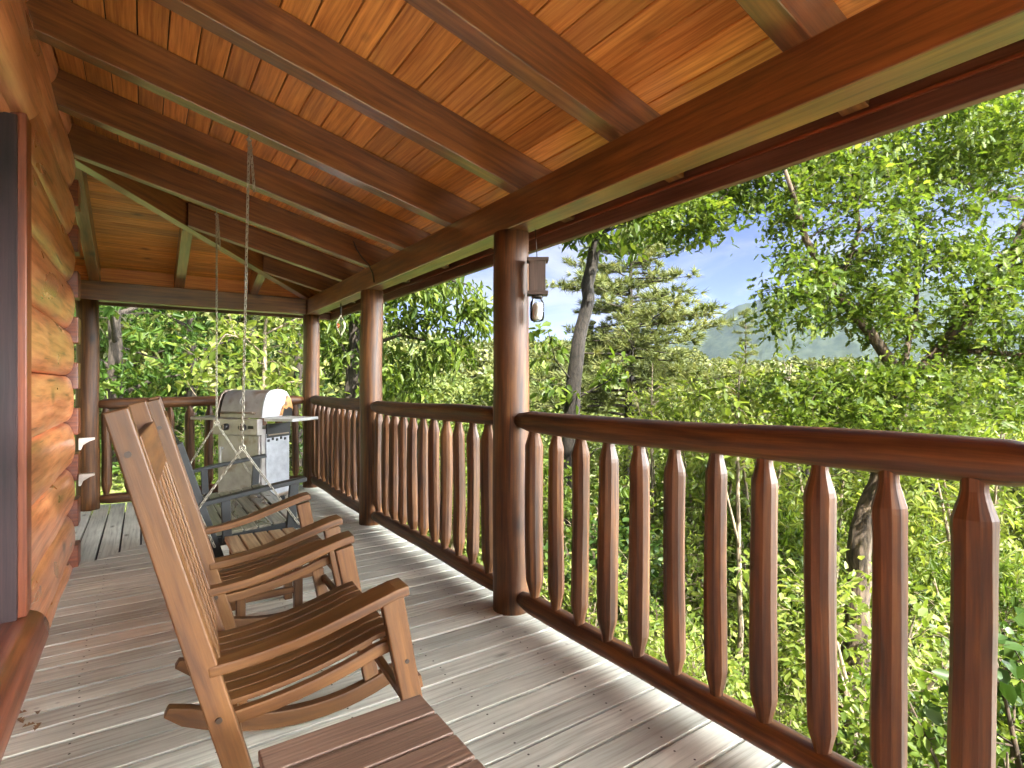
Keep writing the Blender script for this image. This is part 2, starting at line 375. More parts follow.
# ---- roof
roof = tag(empty('porch_roof', (0.6, 3.0, 2.3)), 'low hipped porch roof with dark stained rafters and orange plank ceiling', 'roof')
roof_inv = Vector((-0.6, -3.0, -2.3))
def rpart(mb, name, mat, bevel=0.004):
    o = mb.build(name, mat, roof, bevel); o.location = roof_inv; return o
RW = 0.085
for y in (-3.55, -2.815, -2.08, -1.35, -0.615, 0.12, 0.853, 1.588, 2.322, 3.06, 3.80, 4.54, 5.29, 6.01):
    xs = max(-0.52, y - HIPC + 0.05)
    if xs > 1.0: xs = y - HIPC + 0.03
    mb = MB(); ya, yb = y - RW/2, y + RW/2
    sl = PIT
    def pt(x, yy, top): return (x, yy, zr(x) + (RH if top else 0))
    mb.hexa([pt(xs,ya,0), pt(xs,yb,0), pt(xs,yb,1), pt(xs,ya,1), pt(XE-.02,ya,0), pt(XE-.02,yb,0), pt(XE-.02,yb,1), pt(XE-.02,ya,1)], (1,0,-PIT))
    rpart(mb, 'rafter', M['rafter'])
def zrb(y): return BZ1 + PIT * (BX0 + HIPC - y)
for x in (-2.5, -1.8, -1.1, -0.39, 0.315, 1.02):
    ys = max(WY, x + HIPC + 0.05)
    mb = MB(); xa, xb = x - RW/2, x + RW/2
    def pt(xx, yy, top): return (xx, yy, zrb(yy) + (RH if top else 0))
    mb.hexa([pt(xa,ys,0), pt(xb,ys,0), pt(xb,ys,1), pt(xa,ys,1), pt(xa,YE-.02,0), pt(xb,YE-.02,0), pt(xb,YE-.02,1), pt(xa,YE-.02,1)], (0,1,-PIT))
    rpart(mb, 'rafter', M['rafter'])
mb = MB(); w = 0.042; dd = w / math.sqrt(2) * 1.0
def hp(x, s, top): return (x + s*dd, x + HIPC - s*dd, zr(x) - 0.012 + (RH + 0.004 if top else 0))
mb.hexa([hp(-.55,-1,0), hp(-.55,1,0), hp(-.55,1,1), hp(-.55,-1,1), hp(XE-.03,-1,0), hp(XE-.03,1,0), hp(XE-.03,1,1), hp(XE-.03,-1,1)], (1,1,-PIT))
rpart(mb, 'hip_rafter', M['rafter'])
# ceiling planks
mb = MB(); pp = 0.117; x = 1.965
while x > -0.75:
    x1, x0 = x, x - pp + 0.005
    za, zb = zr(x0) + RH + .003, zr(x1) + RH + .003
    mb.hexa([(x0,-4.1,za),(x1,-4.1,zb),(x1,-4.1,zb+.018),(x0,-4.1,za+.018),(x0,x0+HIPC,za),(x1,x1+HIPC,zb),(x1,x1+HIPC,zb+.018),(x0,x0+HIPC,za+.018)], (0,1,0))
    x -= pp
y = 1.965 + HIPC
while y > WY - .1:
    y1, y0 = y, y - pp + 0.005
    za, zb = zrb(y0) + RH + .003, zrb(y1) + RH + .003
    mb.hexa([(-3,y0,za),(-3,y1,zb),(-3,y1,zb+.018),(-3,y0,za+.018),(y0-HIPC-.004,y0,za),(y1-HIPC-.004,y1,zb),(y1-HIPC-.004,y1,zb+.018),(y0-HIPC-.004,y0,za+.018)], (1,0,0))
    y -= pp
rpart(mb, 'ceiling', M['plank'], 0.003)
# sheathing and shingles above
def slab(z0, z1, ov):
    m = MB()
    xo = XE + ov; xi = -4.2
    a = [(xo,-4.2), (xi,-4.2), (xi, xi+HIPC), (xo, xo+HIPC)]
    m.hexa([(p[0],p[1],zr(p[0])+RH+z0) for p in a] + [(p[0],p[1],zr(p[0])+RH+z1) for p in a], (0,0,1))
    yo = YE + ov
    b2 = [(xo,yo), (xi, xi+HIPC), (xi,yo)]
    v = len(m.v); pts = [(p[0],p[1],zrb(p[1])+RH+z0) for p in b2] + [(p[0],p[1],zrb(p[1])+RH+z1) for p in b2]
    m.v.extend(Vector(p) for p in pts)
    for q in ((0,1,2), (5,4,3), (0,3,4,1), (1,4,5,2), (2,5,3,0)): m.face([v+i for i in q], [(0,0)]*len(q))
    return m
rpart(slab(.026, .042, .01), 'sheathing', M['sheath'], 0)
rpart(slab(.046, .075, .04), 'shingles', M['shingle'], 0)
# fascia: hangs a little below the rafter tails
def fz(x): return zr(x)
mb = MB(); z0 = 2.036; z1 = zr(XE) + RH + .02
mb.box((XE + .012, (YE-4.1)/2, (z0+z1)/2), (0.036, YE+4.1+.09, z1-z0), (0,1,0)); rpart(mb, 'fascia', M['fascia'])
mb = MB(); mb.box((-1.0, YE + .03, (z0+z1)/2), (6.0, 0.036, z1-z0), (1,0,0)); rpart(mb, 'fascia', M['fascia'])
mb = MB(); mb.box((XE - .012, (YE-4.1)/2, zr(XE)-.008), (0.012, YE+4.0, 0.014), (0,1,0)); rpart(mb, 'trim_strip', M['casing'], .003)
# beams
mb = MB(); mb.box(((BX0+BX1)/2, (6.755-4.0)/2, (BZ0+BZ1)/2), (BX1-BX0, 6.755+4.0, BZ1-BZ0), (0,1,0)); rpart(mb, 'beam', M['rafter'], .006)
mb = MB(); mb.box((-0.83, 6.687, (BZ0+BZ1)/2 + .001), (4.83, 0.13, BZ1-BZ0), (1,0,0)); rpart(mb, 'beam', M['rafter'], .006)
# boards closing the gap over the end beam
mb = MB()
for a, b in ((-2.46,-1.84), (-1.76,-1.14), (-1.06,-.435), (-.345,.27), (.36,.975), (1.065,1.56)):
    mb.box(((a+b)/2, 6.72, 2.296), (b-a, .022, .152), (1,0,0))
rpart(mb, 'blocking_board', M['block'], .002)

# ---- posts: peeled logs
def post(x, y, r, label, h=BZ0, group=None):
    mb = MB(); n = 16
    pts = [(x + .004*math.sin(i*.6+y), y + .004*math.cos(i*.5+x), h*i/n) for i in range(n+1)]
    rad = [r*(1.04 - 0.06*i/n) for i in range(n+1)]
    mb.tube(pts, rad, 28, True, wob=0.018)
    o = mb.build('porch_post', M['post'], origin=(x, y, 0)); return tag(o, label, 'post', 'peeled log porch posts')
post(PX, PY[1], .098, 'nearest round red-brown log post, with a jar lantern hanging beside it')
post(PX, PY[2], .098, 'round red-brown log post in the middle of the long railing')
post(PX, PY[3], .094, 'round log post at the outer porch corner where both beams meet, behind the grill')
post(-.445, 6.69, .092, 'round log post at the left end of the far railing beside the house corner')
post(PX, PY[0], .098, 'round log post carrying the right end of the nearest railing')

# ---- railings
def railing(label, p0, p1, spots):
    p0, p1 = Vector(p0), Vector(p1); d = (p1-p0).normalized(); side = Vector((-d.y, d.x, 0)); L = (p1-p0).length
    root = tag(empty('railing', p0), label, 'railing', 'log railings round the porch')
    def bp(mb, name): o = mb.build(name, M['post'], root); o.location = -p0
    n = max(8, int(L/.12))
    for z, r, nm, amp in ((1.030, .056, 'top_rail', .007), (.088, .050, 'bottom_rail', .008)):
        mb = MB(); f1, f2 = rnd.uniform(0,6), rnd.uniform(0,6)
        pts = []; rad = []
        for i in range(n+1):
            s = i/n; p = p0 + d*(L*s) + Vector((0,0,z + amp*math.sin(s*5+f1))) + side*(amp*math.sin(s*4.2+f2)); pts.append(p)
            e = min(s*L, (1-s)*L); rad.append(r * (0.62 + 0.38*min(1, e/.07)) * (1 + .03*math.sin(i*.8+f2)))
        mb.tube(pts, rad, 20, True, wob=.022); bp(mb, nm)
    for s in spots:
        mb = MB(); c = p0 + d*s; r = .0425*rnd.uniform(.88, 1.10); f = rnd.uniform(0, 6)
        zs = [.095, .135, .150, .20, .215, .35, .5, .65, .8, .885, .90, .950, .965, 1.02]
        rs = [.55, .57, .62, .95, 1.0, 1.02, 1.0, 1.01, .99, 1.0, .96, .63, .57, .55]
        tz = rnd.uniform(-.012, .012); tx, ty = rnd.uniform(-.006, .006), rnd.uniform(-.006, .006)
        mb.tube([c + Vector((tx*(z-.5) + .004*math.sin(z*6+f), ty*(z-.5) + .004*math.cos(z*5+f), z + (tz if .15 < z < .97 else 0))) for z in zs], [q*r for q in rs], 11, True, wob=.075); mb.sm = [False]*len(mb.sm)
        bp(mb, 'baluster')
def spots(a, b, first, step=.178):
    out = []; s = first
    while s < b: out.append(s); s += step
    return out
# (measured along the bay from its far post)
railing('nearest log railing, from the lantern post to the right edge, in front of the oak', (PX, PY[1]-.07, 0), (PX, PY[0]+.07, 0), [PY[1]-.07-(2.07+.178-.008) + k*.178 for k in range(0, 12)])
railing('middle log railing between the lantern post and the next log post', (PX, PY[2]-.07, 0), (PX, PY[1]+.07, 0), [.105 + .178*k for k in range(12)])
railing('far log railing running from the middle post to the outer corner post', (PX, PY[3]-.07, 0), (PX, PY[2]+.07, 0), [.105 + .178*k for k in range(12)])
railing('end log railing across the porch behind the grill', (-.39, 6.70, 0), (PX-.06, 6.70, 0), [.09 + .178*k for k in range(12)])

# ================================================================== LOG CABIN
cab = tag(empty('log_cabin', (-.5, 3, 0)), 'honey-coloured log cabin wall with a dark window at the left edge', 'house')
cinv = Vector((.5, -3, 0))
def cpart(mb, name, mat, bevel=0.0, parent=None):
    o = mb.build(name, mat, cab if parent is None else parent, bevel); o.location = cinv if parent is None else (0,0,0); return o
CH = .305; Z0 = .055
prof = []                                           # D shaped log: flat back, bulging front
hh = CH/2 - .002
for i in range(15):
    a = -math.pi/2 + math.pi*i/14
    prof.append((.078*max(0, math.cos(a))**.58, hh*math.sin(a)))
prof = [(-.13, -hh)] + prof + [(-.13, hh)]
WIN_Y0, WIN_Y1 = .55, 2.77
for k in range(-1, 10):
    zc = Z0 + CH*(k + .5)
    segs = [(-4.0, WY + rnd.uniform(-.006, .01))]
    if .36 < zc < 2.18: segs = [(-4.0, WIN_Y0), (WIN_Y1, WY + rnd.uniform(-.006, .01))]
    for a, b in segs:
        mb = MB(); mb.prism(prof, (WX, a, zc), (1,0,0), (0,0,1), (0, b-a, 0), wob=.05)
        cpart(mb, 'log', M['logwall'], .006)
# gable / rest of wall behind and the wall round the corner
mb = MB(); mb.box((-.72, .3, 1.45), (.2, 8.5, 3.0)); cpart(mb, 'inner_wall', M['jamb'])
for k in range(-1, 9):
    zc = Z0 + CH*(k + 1.0)
    mb = MB(); mb.prism([(a, c) for a, c in prof], (-4.0, WY+.13, zc), (0,1,0), (0,0,1), (3.45, 0, 0)); cpart(mb, 'log', M['logwall'])
    mb = MB(); mb.box((-.482, WY+.105, zc), (.25, .16, .178), (1,0,0)); cpart(mb, 'log_end', M['casing'], .006)
# window with jambs, casing, header and sill
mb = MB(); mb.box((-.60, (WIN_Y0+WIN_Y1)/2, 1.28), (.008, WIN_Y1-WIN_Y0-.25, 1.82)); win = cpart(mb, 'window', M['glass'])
def wp(mb, nm, mat, bev=0): o = mb.build(nm, mat, win, bev); return o
for yc, sg in ((WIN_Y1, -1), (WIN_Y0, 1)):
    mb = MB(); mb.box((-.405, yc+sg*.05, 1.29), (.10, .105, 1.86), (0,0,1)); wp(mb, 'casing', M['casing'], .004)
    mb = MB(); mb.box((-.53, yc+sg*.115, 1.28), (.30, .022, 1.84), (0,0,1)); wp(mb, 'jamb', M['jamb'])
half = [(.125*max(0, math.cos(-math.pi/2 + math.pi*i/12))**.7, .105*math.sin(-math.pi/2 + math.pi*i/12)) for i in range(13)]
mb = MB(); mb.prism([(-.12,-.105)] + half + [(-.12,.105)], (-.445, WIN_Y0-.1, 2.315), (1,0,0), (0,0,1), (0, WIN_Y1-WIN_Y0+.09, 0)); wp(mb, 'header', M['logwall'], .004)
mb = MB(); mb.prism([(-.12,-.09)] + [(a*.8, c*.86) for a, c in half] + [(-.12,.09)], (-.40, WIN_Y0-.1, .27), (1,0,0), (0,0,1), (0, WIN_Y1-WIN_Y0+.09, 0)); wp(mb, 'sill', M['stain'], .004)

# white brackets on the corner logs
for z, lab in ((.84, 'upper of two small white brackets fixed to the log house corner'), (.60, 'lower of two small white brackets fixed to the log house corner')):
    o0 = Vector((-.335, WY+.03, z))
    mb = MB(); mb.prism([(0,.018),(.085,.018),(.085,.004),(.06,-.004),(.022,-.03),(.012,-.06),(0,-.06)], o0 + Vector((-.02,-.022,.0)), (1,0,0), (0,0,1), (0,.045,0), smooth=False)
    tag(mb.build('wall_bracket', M['white'], None, .002, origin=o0), lab, 'bracket', 'white brackets on the log corner')

# ================================================================== ROCKING CHAIRS
def make_rocker():
    root = empty('rocking_chair')
    X0 = .36                                       # building frame: x forward, y across, z up; origin on the floor
    def p(mb, nm, par=None, mat='chair', bev=.0045): return mb.build(nm, M[mat], par or root, bev)
    HW = .285
    rz = lambda x: (x-.47)**2 / 1.5
    def px(z): return .262 - .2755*z               # back post line
    for s in (-1, 1):
        yy = s*HW
        mb = MB(); mb.ribbon([(px(z)-X0, yy, z) for z in (.085,.3,.5,.7,.9,1.162)], (0,1,0), .036, [.056,.060,.060,.058,.054,.050]); po = p(mb, 'back_post')
        for z in (1.06, .40, .16):
            b = MB(); b.tube([(px(z)-X0-.004, yy - .0185, z), (px(z)-X0-.004, yy - .0215, z)], .0075, 10); p(b, 'bolt', po, 'bolt', 0)
        mb = MB(); n = 14; xs = [.020 + (.80-.020)*i/n for i in range(n+1)]
        mb.ribbon([(x-X0, yy*.93, rz(x) + .034) for x in xs], (0,1,0), .038, [.03]+[.058]*(n-1)+[.036]); p(mb, 'rocker')
        mb = MB(); mb.ribbon([(.585-X0, yy, .604), (.624-X0, yy, .40), (.658-X0, yy, .24), (.69-X0, yy*.96, .075)], (0,1,0), .034, [.066,.062,.058,.056]); lg = p(mb, 'front_leg')
        b = MB(); b.tube([(.626-X0, yy - .0175, .42), (.626-X0, yy - .0205, .42)], .0065, 10); p(b, 'bolt', lg, 'bolt', 0)
        mb = MB(); ax = [.125,.19,.265,.33,.39,.46,.53,.585,.620]; az = [.520,.526,.538,.553,.571,.594,.616,.632,.637]; aw = [.040,.046,.056,.068,.078,.086,.090,.089,.086]
        mb.ribbon([(x-X0, yy + s*.012 - s*(.09-w)*.25, z) for x, z, w in zip(ax, az, aw)], (0,1,0), aw, .028); p(mb, 'armrest')
    def sz(t): return .383 + .012*t + .087*t*t - .010*max(0, t-.9)/.1
    ts = [0,.1,.2,.3,.4,.5,.6,.7,.8,.88,.95,1]
    sx = lambda t: .155 + .45*t
    for s in (-1, 1):
        mb = MB(); mb.ribbon([(sx(t)-X0, s*.247, sz(t)-.014) for t in ts], (0,1,0), .026, .036); p(mb, 'side_rail')
    nS = 9
    for i in range(nS):
        yy = -.232 + .464*(i+.5)/nS
        mb = MB(); mb.ribbon([(sx(t)-X0, yy, sz(t)+.012) for t in ts], (0,1,0), .464/nS-.007, .015); p(mb, 'seat_slat', bev=.002)
    # back: crest, lower rail, slats
    mb = MB(); mb.ribbon([(px(1.035)-X0+.016, HW*.94*a, 1.035) for a in (-1,-.5,0,.5,1)], (px(1.12)-px(1.0), 0, .12), .130, .026); p(mb, 'crest_rail')
    mb = MB(); mb.bar((px(.47)-X0+.010, -HW*.95, .47), (px(.47)-X0+.010, HW*.95, .47), .06, .024, (px(1.12)-px(1.0),0,.12)); p(mb, 'lower_back_rail')
    for i in range(5):
        yy = -.20 + .40*i/4
        zs = (.46,.6,.75,.9,1.0)
        mb = MB(); mb.bar((px(.46)-X0+.017, yy, .46), (px(1.0)-X0+.017, yy, 1.0), .036, .016, (0,1,0)); p(mb, 'back_slat', bev=.002)
    for x, z, nm in ((.675-.36, .33, 'front_stretcher'), (.69-.36, .20, 'front_stretcher'), (px(.2)-X0, .2, 'rear_stretcher')):
        mb = MB(); mb.bar((x, -HW*.95, z), (x, HW*.95, z), .022, .04, (1,0,.2)); p(mb, nm)
    for s in (-1, 1):
        mb = MB(); mb.bar((px(.22)-X0, s*HW*.99, .22), (.69-X0, s*HW*.99, .235), .02, .034, (0,1,0)); p(mb, 'side_stretcher')
    return root
ch = make_rocker(); ch.location = (.384, 1.785, 0); ch.rotation_euler = (0, 0, R(-3.6))
tag(ch, 'brown slatted wooden rocking chair nearest the viewer, beside the dark brown side table', 'rocking chair', 'rocking chairs on the deck')
c2 = copy_tree(ch); c2.location = (.452, 2.66, 0); c2.rotation_euler = (0, 0, R(-1.5))
c2['label'] = 'brown slatted rocking chair farther back, between the other rocker and the low tan table'

# ================================================================== SIDE TABLES
def side_table(name, loc, lx, ly, h, nsl, along, top, legm, label):
    root = tag(empty(name, loc), label, 'side table')
    for i in range(nsl):
        mb = MB()
        if along == 'x': w = ly/nsl; mb.box((0, -ly/2 + w*(i+.5), h-.012), (lx, w-.009, .024), (1,0,0))
        else: w = lx/nsl; mb.box((-lx/2 + w*(i+.5), 0, h-.012), (w-.009, ly, .024), (0,1,0))
        mb.build('top_slat', top, root, .003)
    for sx in (-1, 1):
        for sy in (-1, 1):
            mb = MB(); mb.box((sx*(lx/2-.045), sy*(ly/2-.045), (h-.024)/2), (.042, .042, h-.024), (0,0,1)); mb.build('leg', legm, root, .003)
    for sx in (-1, 1):
        mb = MB(); mb.box((sx*(lx/2-.047), 0, h-.055), (.02, ly-.135, .058), (0,1,0)); mb.build('apron', legm, root, .002)
    for sy in (-1, 1):
        mb = MB(); mb.box((0, sy*(ly/2-.047), h-.055), (lx-.135, .02, .058), (1,0,0)); mb.build('apron', legm, root, .002)
        mb = MB(); mb.box((0, sy*(ly/2-.045), .13), (lx-.135, .022, .034), (1,0,0)); mb.build('stretcher', legm, root, .002)
    return root
side_table('side_table', (.385, .97, 0), .37, .56, .45, 6, 'x', M['table_brown'], M['table_brown'], 'dark brown slatted side table at the bottom edge, in front of the near rocking chair')
side_table('side_table', (.545, 3.155, 0), .365, .33, .39, 5, 'y', M['table_lit'], M['chair'], 'low tan slatted table between the far rocking chair and the hanging swing')

# ================================================================== PORCH SWING
def chain(mb, p0, p1, link=.030, wr=.0026, wd=.0062):
    p0, p1 = Vector(p0), Vector(p1); L = (p1-p0).length; d = (p1-p0)/L; n = max(2, round(L/(link*.72))); a0 = d.orthogonal().normalized(); b0 = d.cross(a0)
    for i in range(n):
        c = p0 + d*(L*(i+.5)/n); a = a0 if i % 2 == 0 else b0; hl = link/2 - wd
        ring = []
        for k in range(10):
            t = 2*math.pi*k/10; x = wd*math.cos(t); y = wd*math.sin(t) + (hl if math.sin(t) > 0 else -hl)
            ring.append(c + a*x + d*y)
        mb_tube_closed(mb, ring, wr, 5)
def mb_tube_closed(mb, pts, r, seg):
    n = len(pts); b = len(mb.v); cen = sum(pts, Vector())/n; nn = (pts[0]-cen).cross(pts[2]-cen).normalized()
    for i, p in enumerate(pts):
        d = (pts[(i+1) % n] - pts[i-1]).normalized(); o = d.cross(nn)
        for k in range(seg): a = 2*math.pi*k/seg; mb.v.append(p + o*(r*math.cos(a)) + nn*(r*math.sin(a)))
    for i in range(n):
        j = (i+1) % n
        for k in range(seg):
            k2 = (k+1) % seg; mb.face([b+i*seg+k, b+i*seg+k2, b+j*seg+k2, b+j*seg+k], [(0,0)]*4, True)
SW = tag(empty('porch_swing', (.5, 3.99, .40)), 'black two-seat porch swing with grey slatted seat hanging on chains', 'porch swing')
def sp(mb, nm, mat, bev=.003): o = mb.build(nm, mat, SW, bev); o.location = (-.5, -3.99, -.40); return o
S0, S1 = 3.36, 4.62
for i in range(6):
    t = i/5; x = .355 + .375*t; z = .385 + .035*t - .012*math.sin(math.pi*t)
    mb = MB(); mb.box((x, (S0+S1)/2, z+.012), (.064, S1-S0-.02, .018), (0,1,0), Matrix.Rotation(-.09, 3, 'Y')); sp(mb, 'seat_slat', M['swing_slat'], .002)
for y in (S0+.02, (S0+S1)/2, S1-.02):
    mb = MB(); mb.bar((.30, y, .352), (.775, y, .395), .036, .05, (0,1,0)); sp(mb, 'seat_rail', M['swing_black'])
mb = MB(); mb.bar((.772, S0, .398), (.772, S1, .398), .02, .06, (1,0,0)); sp(mb, 'front_apron', M['swing_black'])
def bx(z): return .335 - (z-.29)*.305
for y in (S0, S1):
    mb = MB(); mb.bar((bx(.27), y, .27), (bx(.905), y, .905), .034, .055, (0,1,0)); sp(mb, 'back_post', M['swing_black'])
for z in (.44, .87):
    mb = MB(); mb.bar((bx(z), S0+.017, z), (bx(z), S1-.017, z), .022, .06, (1,0,.305)); sp(mb, 'back_rail', M['swing_black'])
for i in range(11):
    y = S0 + .09 + (S1-S0-.18)*i/10
    mb = MB(); mb.bar((bx(.42)+.016, y, .42), (bx(.89)+.016, y, .89), .062, .014, (0,1,0)); sp(mb, 'back_slat', M['swing_black'], .002)
for y in (S0, S1):
    mb = MB(); mb.ribbon([(.225, y, .565), (.42, y, .600), (.65, y, .636), (.80, y, .658)], (0,1,0), [.05,.06,.07,.066], .024); sp(mb, 'armrest', M['swing_black'])
    mb = MB(); mb.bar((.715, y, .36), (.735, y, .64), .036, .05, (0,1,0)); sp(mb, 'arm_post', M['swing_black'])
    mb = MB(); mb.bar((.385, y, .345), (.375, y, .59), .036, .046, (0,1,0)); sp(mb, 'arm_post', M['swing_black'])
for (yt, yr, ye) in ((3.06, 3.33, S0-.03), (4.54, 4.60, S1+.03)):
    mb = MB(); top = Vector((.45, yt, zr(.45))); ring = Vector((.455, yr, .865 if yt < 4 else .93))
    chain(mb, top - Vector((0,0,.03)), ring); chain(mb, ring, (.755, ye, .40)); chain(mb, ring, (.24, ye, .55)); chain(mb, (.24, ye, .55), (.32, ye, .34))
    chain(mb, top - Vector((-.004,.012,.05)), top - Vector((-.02,.03,.30)))
    mb_tube_closed(mb, [ring + Vector((.016*math.cos(a), 0, .016*math.sin(a))) for a in [2*math.pi*k/12 for k in range(12)]], .004, 6)
    mb.tube([top + Vector((0,0,.03)), top - Vector((0,0,.02)), top - Vector((.012,0,.034)), top - Vector((0,0,.046)), top - Vector((-.012,0,.034))], .004, 6)
    sp(mb, 'chain', M['chain'], 0)

# ================================================================== GRILL
G = tag(empty('gas_grill', (.945, 6.08, 0), 0), 'stainless gas grill with side shelves and a pale lid end, in the far porch corner', 'grill')
nf = Vector((-.77, -.64, 0)).normalized()
G.rotation_euler = (0, 0, math.atan2(nf.y, nf.x) + math.pi/2)      # local -Y is the front, +X its right side as seen
def gp(mb, nm, mat, par=None, bev=.006): return mb.build(nm, M[mat], par or G, bev)
GW, GD = .52, .40
mb = MB(); mb.box((0, 0, .44), (GW, GD, .68)); body = gp(mb, 'cabinet', 'steel')
mb = MB(); mb.box((GW/2+.006, .02, .42), (.012, GD-.06, .62)); gp(mb, 'side_panel', 'grill_grey')
for i in range(5):
    mb = MB(); mb.box((GW/2+.014, -.12+.06*i, .66 + .012*(i % 2)), (.008, .028, .026)); gp(mb, 'vent', 'black', None, .002)
mb = MB(); mb.box((GW/2+.008, .03, .755), (.016, GD-.05, .14)); 
gp(mb, 'firebox_end', 'black')
mb = MB()
mb.box((GW/2+.019, .02, .715), (.006, .30, .012))
gp(mb, 'louvre', 'steel_dark', None, .001)
mb = MB(); mb.box((-.0, -GD/2-.011, .415), (GW-.03, .022, .60)); dr = gp(mb, 'door', 'steel')
mb = MB(); mb.tube([(-GW/2+.075, -GD/2-.02, .58), (-GW/2+.075, -GD/2-.055, .60), (-GW/2+.075, -GD/2-.055, .42), (-GW/2+.075, -GD/2-.02, .40)], .011, 8); gp(mb, 'handle', 'shelf', dr, 0)
mb = MB(); mb.box((-.0, -GD/2-.03, .80), (GW+.015, .07, .155)); cp = gp(mb, 'control_panel', 'steel')
for x in (-.10, .10):
    mb = MB(); mb.tube([(x, -GD/2-.065, .80), (x, -GD/2-.088, .80), (x, -GD/2-.105, .80)], [.036, .034, .026], 16); kb = gp(mb, 'knob', 'black', cp, 0)
    mb = MB(); mb.box((x, -GD/2-.108, .80), (.012, .012, .05)); gp(mb, 'knob_grip', 'steel_dark', kb, .002)
mb = MB(); mb.box((.19, -GD/2-.067, .80), (.06, .006, .03)); gp(mb, 'ignition_plate', 'black', cp, .001)
# lid: curved hood
lp = [(-.215,.885),(-.208,.95),(-.180,1.05),(-.150,1.115),(-.105,1.150),(-.04,1.162),(.06,1.160),(.13,1.140),(.18,1.08),(.20,.98),(.20,.885)]
mb = MB(); mb.prism(lp, (-GW/2+.03, 0, 0), (0,1,0), (0,0,1), (GW-.03, 0, 0)); lid = gp(mb, 'lid', 'steel')
for sx, mt in ((1, 'grill_white'), (-1, 'steel_dark')):
    mb = MB(); mb.prism([(a*1.03, c+.004) for a, c in lp], (sx*(GW/2+.012)-.012, 0, 0), (0,1,0), (0,0,1), (.024, 0, 0), smooth=False); gp(mb, 'lid_end', mt, lid)
mb = MB(); mb.prism([(.02,.90),(.20,.90),(.225,.97),(.19,1.07),(.13,1.11),(.10,1.02),(.06,.99)], (GW/2+.0245, 0, 0), (0,1,0), (0,0,1), (.003, 0, 0), smooth=False); gp(mb, 'scorch_mark', 'burn', lid, 0)
mb = MB(); mb.prism([(.06,.892),(.205,.892),(.21,.96),(.16,.985),(.12,.96),(.09,.975)], (GW/2+.0275, 0, 0), (0,1,0), (0,0,1), (.003, 0, 0), smooth=False); gp(mb, 'scorch_mark', 'black', lid, 0)
mb = MB(); mb.tube([(-.19,-.205,.93), (-.19,-.255,.94), (.19,-.255,.94), (.19,-.205,.93)], .011, 8); gp(mb, 'lid_handle', 'steel_dark', lid, 0)
em = MB(); em.tube([(.02+.035*math.cos(t)*(1-.05*t), -.187+.28*.04*math.sin(t), 1.05+.04*math.sin(t)*(1-.05*t)) for t in [1+.45*i for i in range(14)]], .004, 5); gp(em, 'emblem', 'shelf', lid, 0)
mb = MB(); mb.box((GW/2+.19, .0, .872), (.33, .40, .03)); gp(mb, 'side_shelf', 'shelf')
mb = MB(); mb.box((-GW/2-.19, .0, .872), (.33, .40, .03)); gp(mb, 'side_shelf', 'steel')
mb = MB()
mb.box((0, 0, .085), (GW, GD, .03))
gp(mb, 'base', 'steel_dark')
for sx in (-1, 1):
    for sy in (-1, 1):
        mb = MB(); mb.tube([(sx*(GW/2-.05)-.014, sy*(GD/2-.05), .036), (sx*(GW/2-.05)+.014, sy*(GD/2-.05), .036)], .035, 14); gp(mb, 'wheel', 'black', None, .003)

# ================================================================== HANGING THINGS
LT = tag(empty('jar_lantern', (1.712, 2.285, 1.53)), 'small wooden lantern with a glass jar hanging from the beam by the nearest post', 'lantern')
def lpz(mb, nm, mat, bev=.002): return mb.build(nm, mat, LT, bev)
rot = Matrix.Rotation(-YAW, 3, 'Z'); LT.scale = (.86, .86, .94)
mb = MB(); mb.box((0,0,.27), (.10,.085,.17), (0,0,1), rot); lpz(mb, 'wood_block', M['driftwood'])
mb = MB(); mb.box((.004,0,.362), (.13,.10,.018), (1,0,0), rot); lpz(mb, 'wood_plate', M['driftwood'])
mb = MB(); mb.box((.004,0,.176), (.125,.10,.020), (1,0,0), rot); lpz(mb, 'wood_plate', M['driftwood'])
mb = MB(); mb.tube([(0,0,.165),(0,0,.15)], .034, 18); lpz(mb, 'jar_lid', M['rod'], 0)
mb = MB(); zs = [.150,.142,.128,.115,.04,.025,.018]; rs = [.030,.030,.040,.043,.043,.038,.02]
mb.tube([(0,0,z) for z in zs], rs, 22); lpz(mb, 'jar', M['glass'], 0)
mb = MB(); mb.tube([(0,0,.03),(0,0,.05),(0,0,.11),(0,0,.125)], [.024,.031,.031,.014], 14); lpz(mb, 'candle', M['white'], 0)
mb = MB(); mb.tube([(-.0,0,.37), (-.004,.004,.46), (-.008,.008,.535)], .0028, 6); lpz(mb, 'cord', M['rod'], 0)

WS = tag(empty('wind_spinner', (1.66, 5.53, 2.035)), 'small metal wind spinner with curved pale blades hanging from the beam', 'wind spinner')
mb = MB(); mb.tube([(0,0,0),(0,0,-.05),(.0,0,-.30),(0,0,-.34)], .006, 6); mb.build('rod', M['rod'], WS)
for k in range(4):
    a = k*math.pi/2 + .4; mb = MB()
    mb.ribbon([(.055*math.sin(t)*math.cos(a), .055*math.sin(t)*math.sin(a), -.12-.2*t/math.pi) for t in [math.pi*i/8 for i in range(9)]], (-math.sin(a), math.cos(a), .2), .014, .002); mb.build('blade', M['ribbon'], WS)
mb = MB(); mb.tube([(-.03,0,-.20),(-.03,0,-.215),(-.03,0,-.235),(-.03,0,-.25)], [.004,.018,.018,.004], 12); mb.build('bead', M['redglass'], WS)

cb = MB(); cb.tube([(1.583, 4.36, 2.06), (1.578, 4.38, 2.14), (1.55, 4.40, 2.215), (1.50, 4.42, 2.27), (1.46, 4.44, 2.34), (1.44, 4.45, 2.40)], .006, 6)
tag(cb.build('power_cable', M['black'], None, 0, origin=(1.583, 4.36, 2.06)), 'thin black cable looping from the rafters onto the long beam', 'cable')

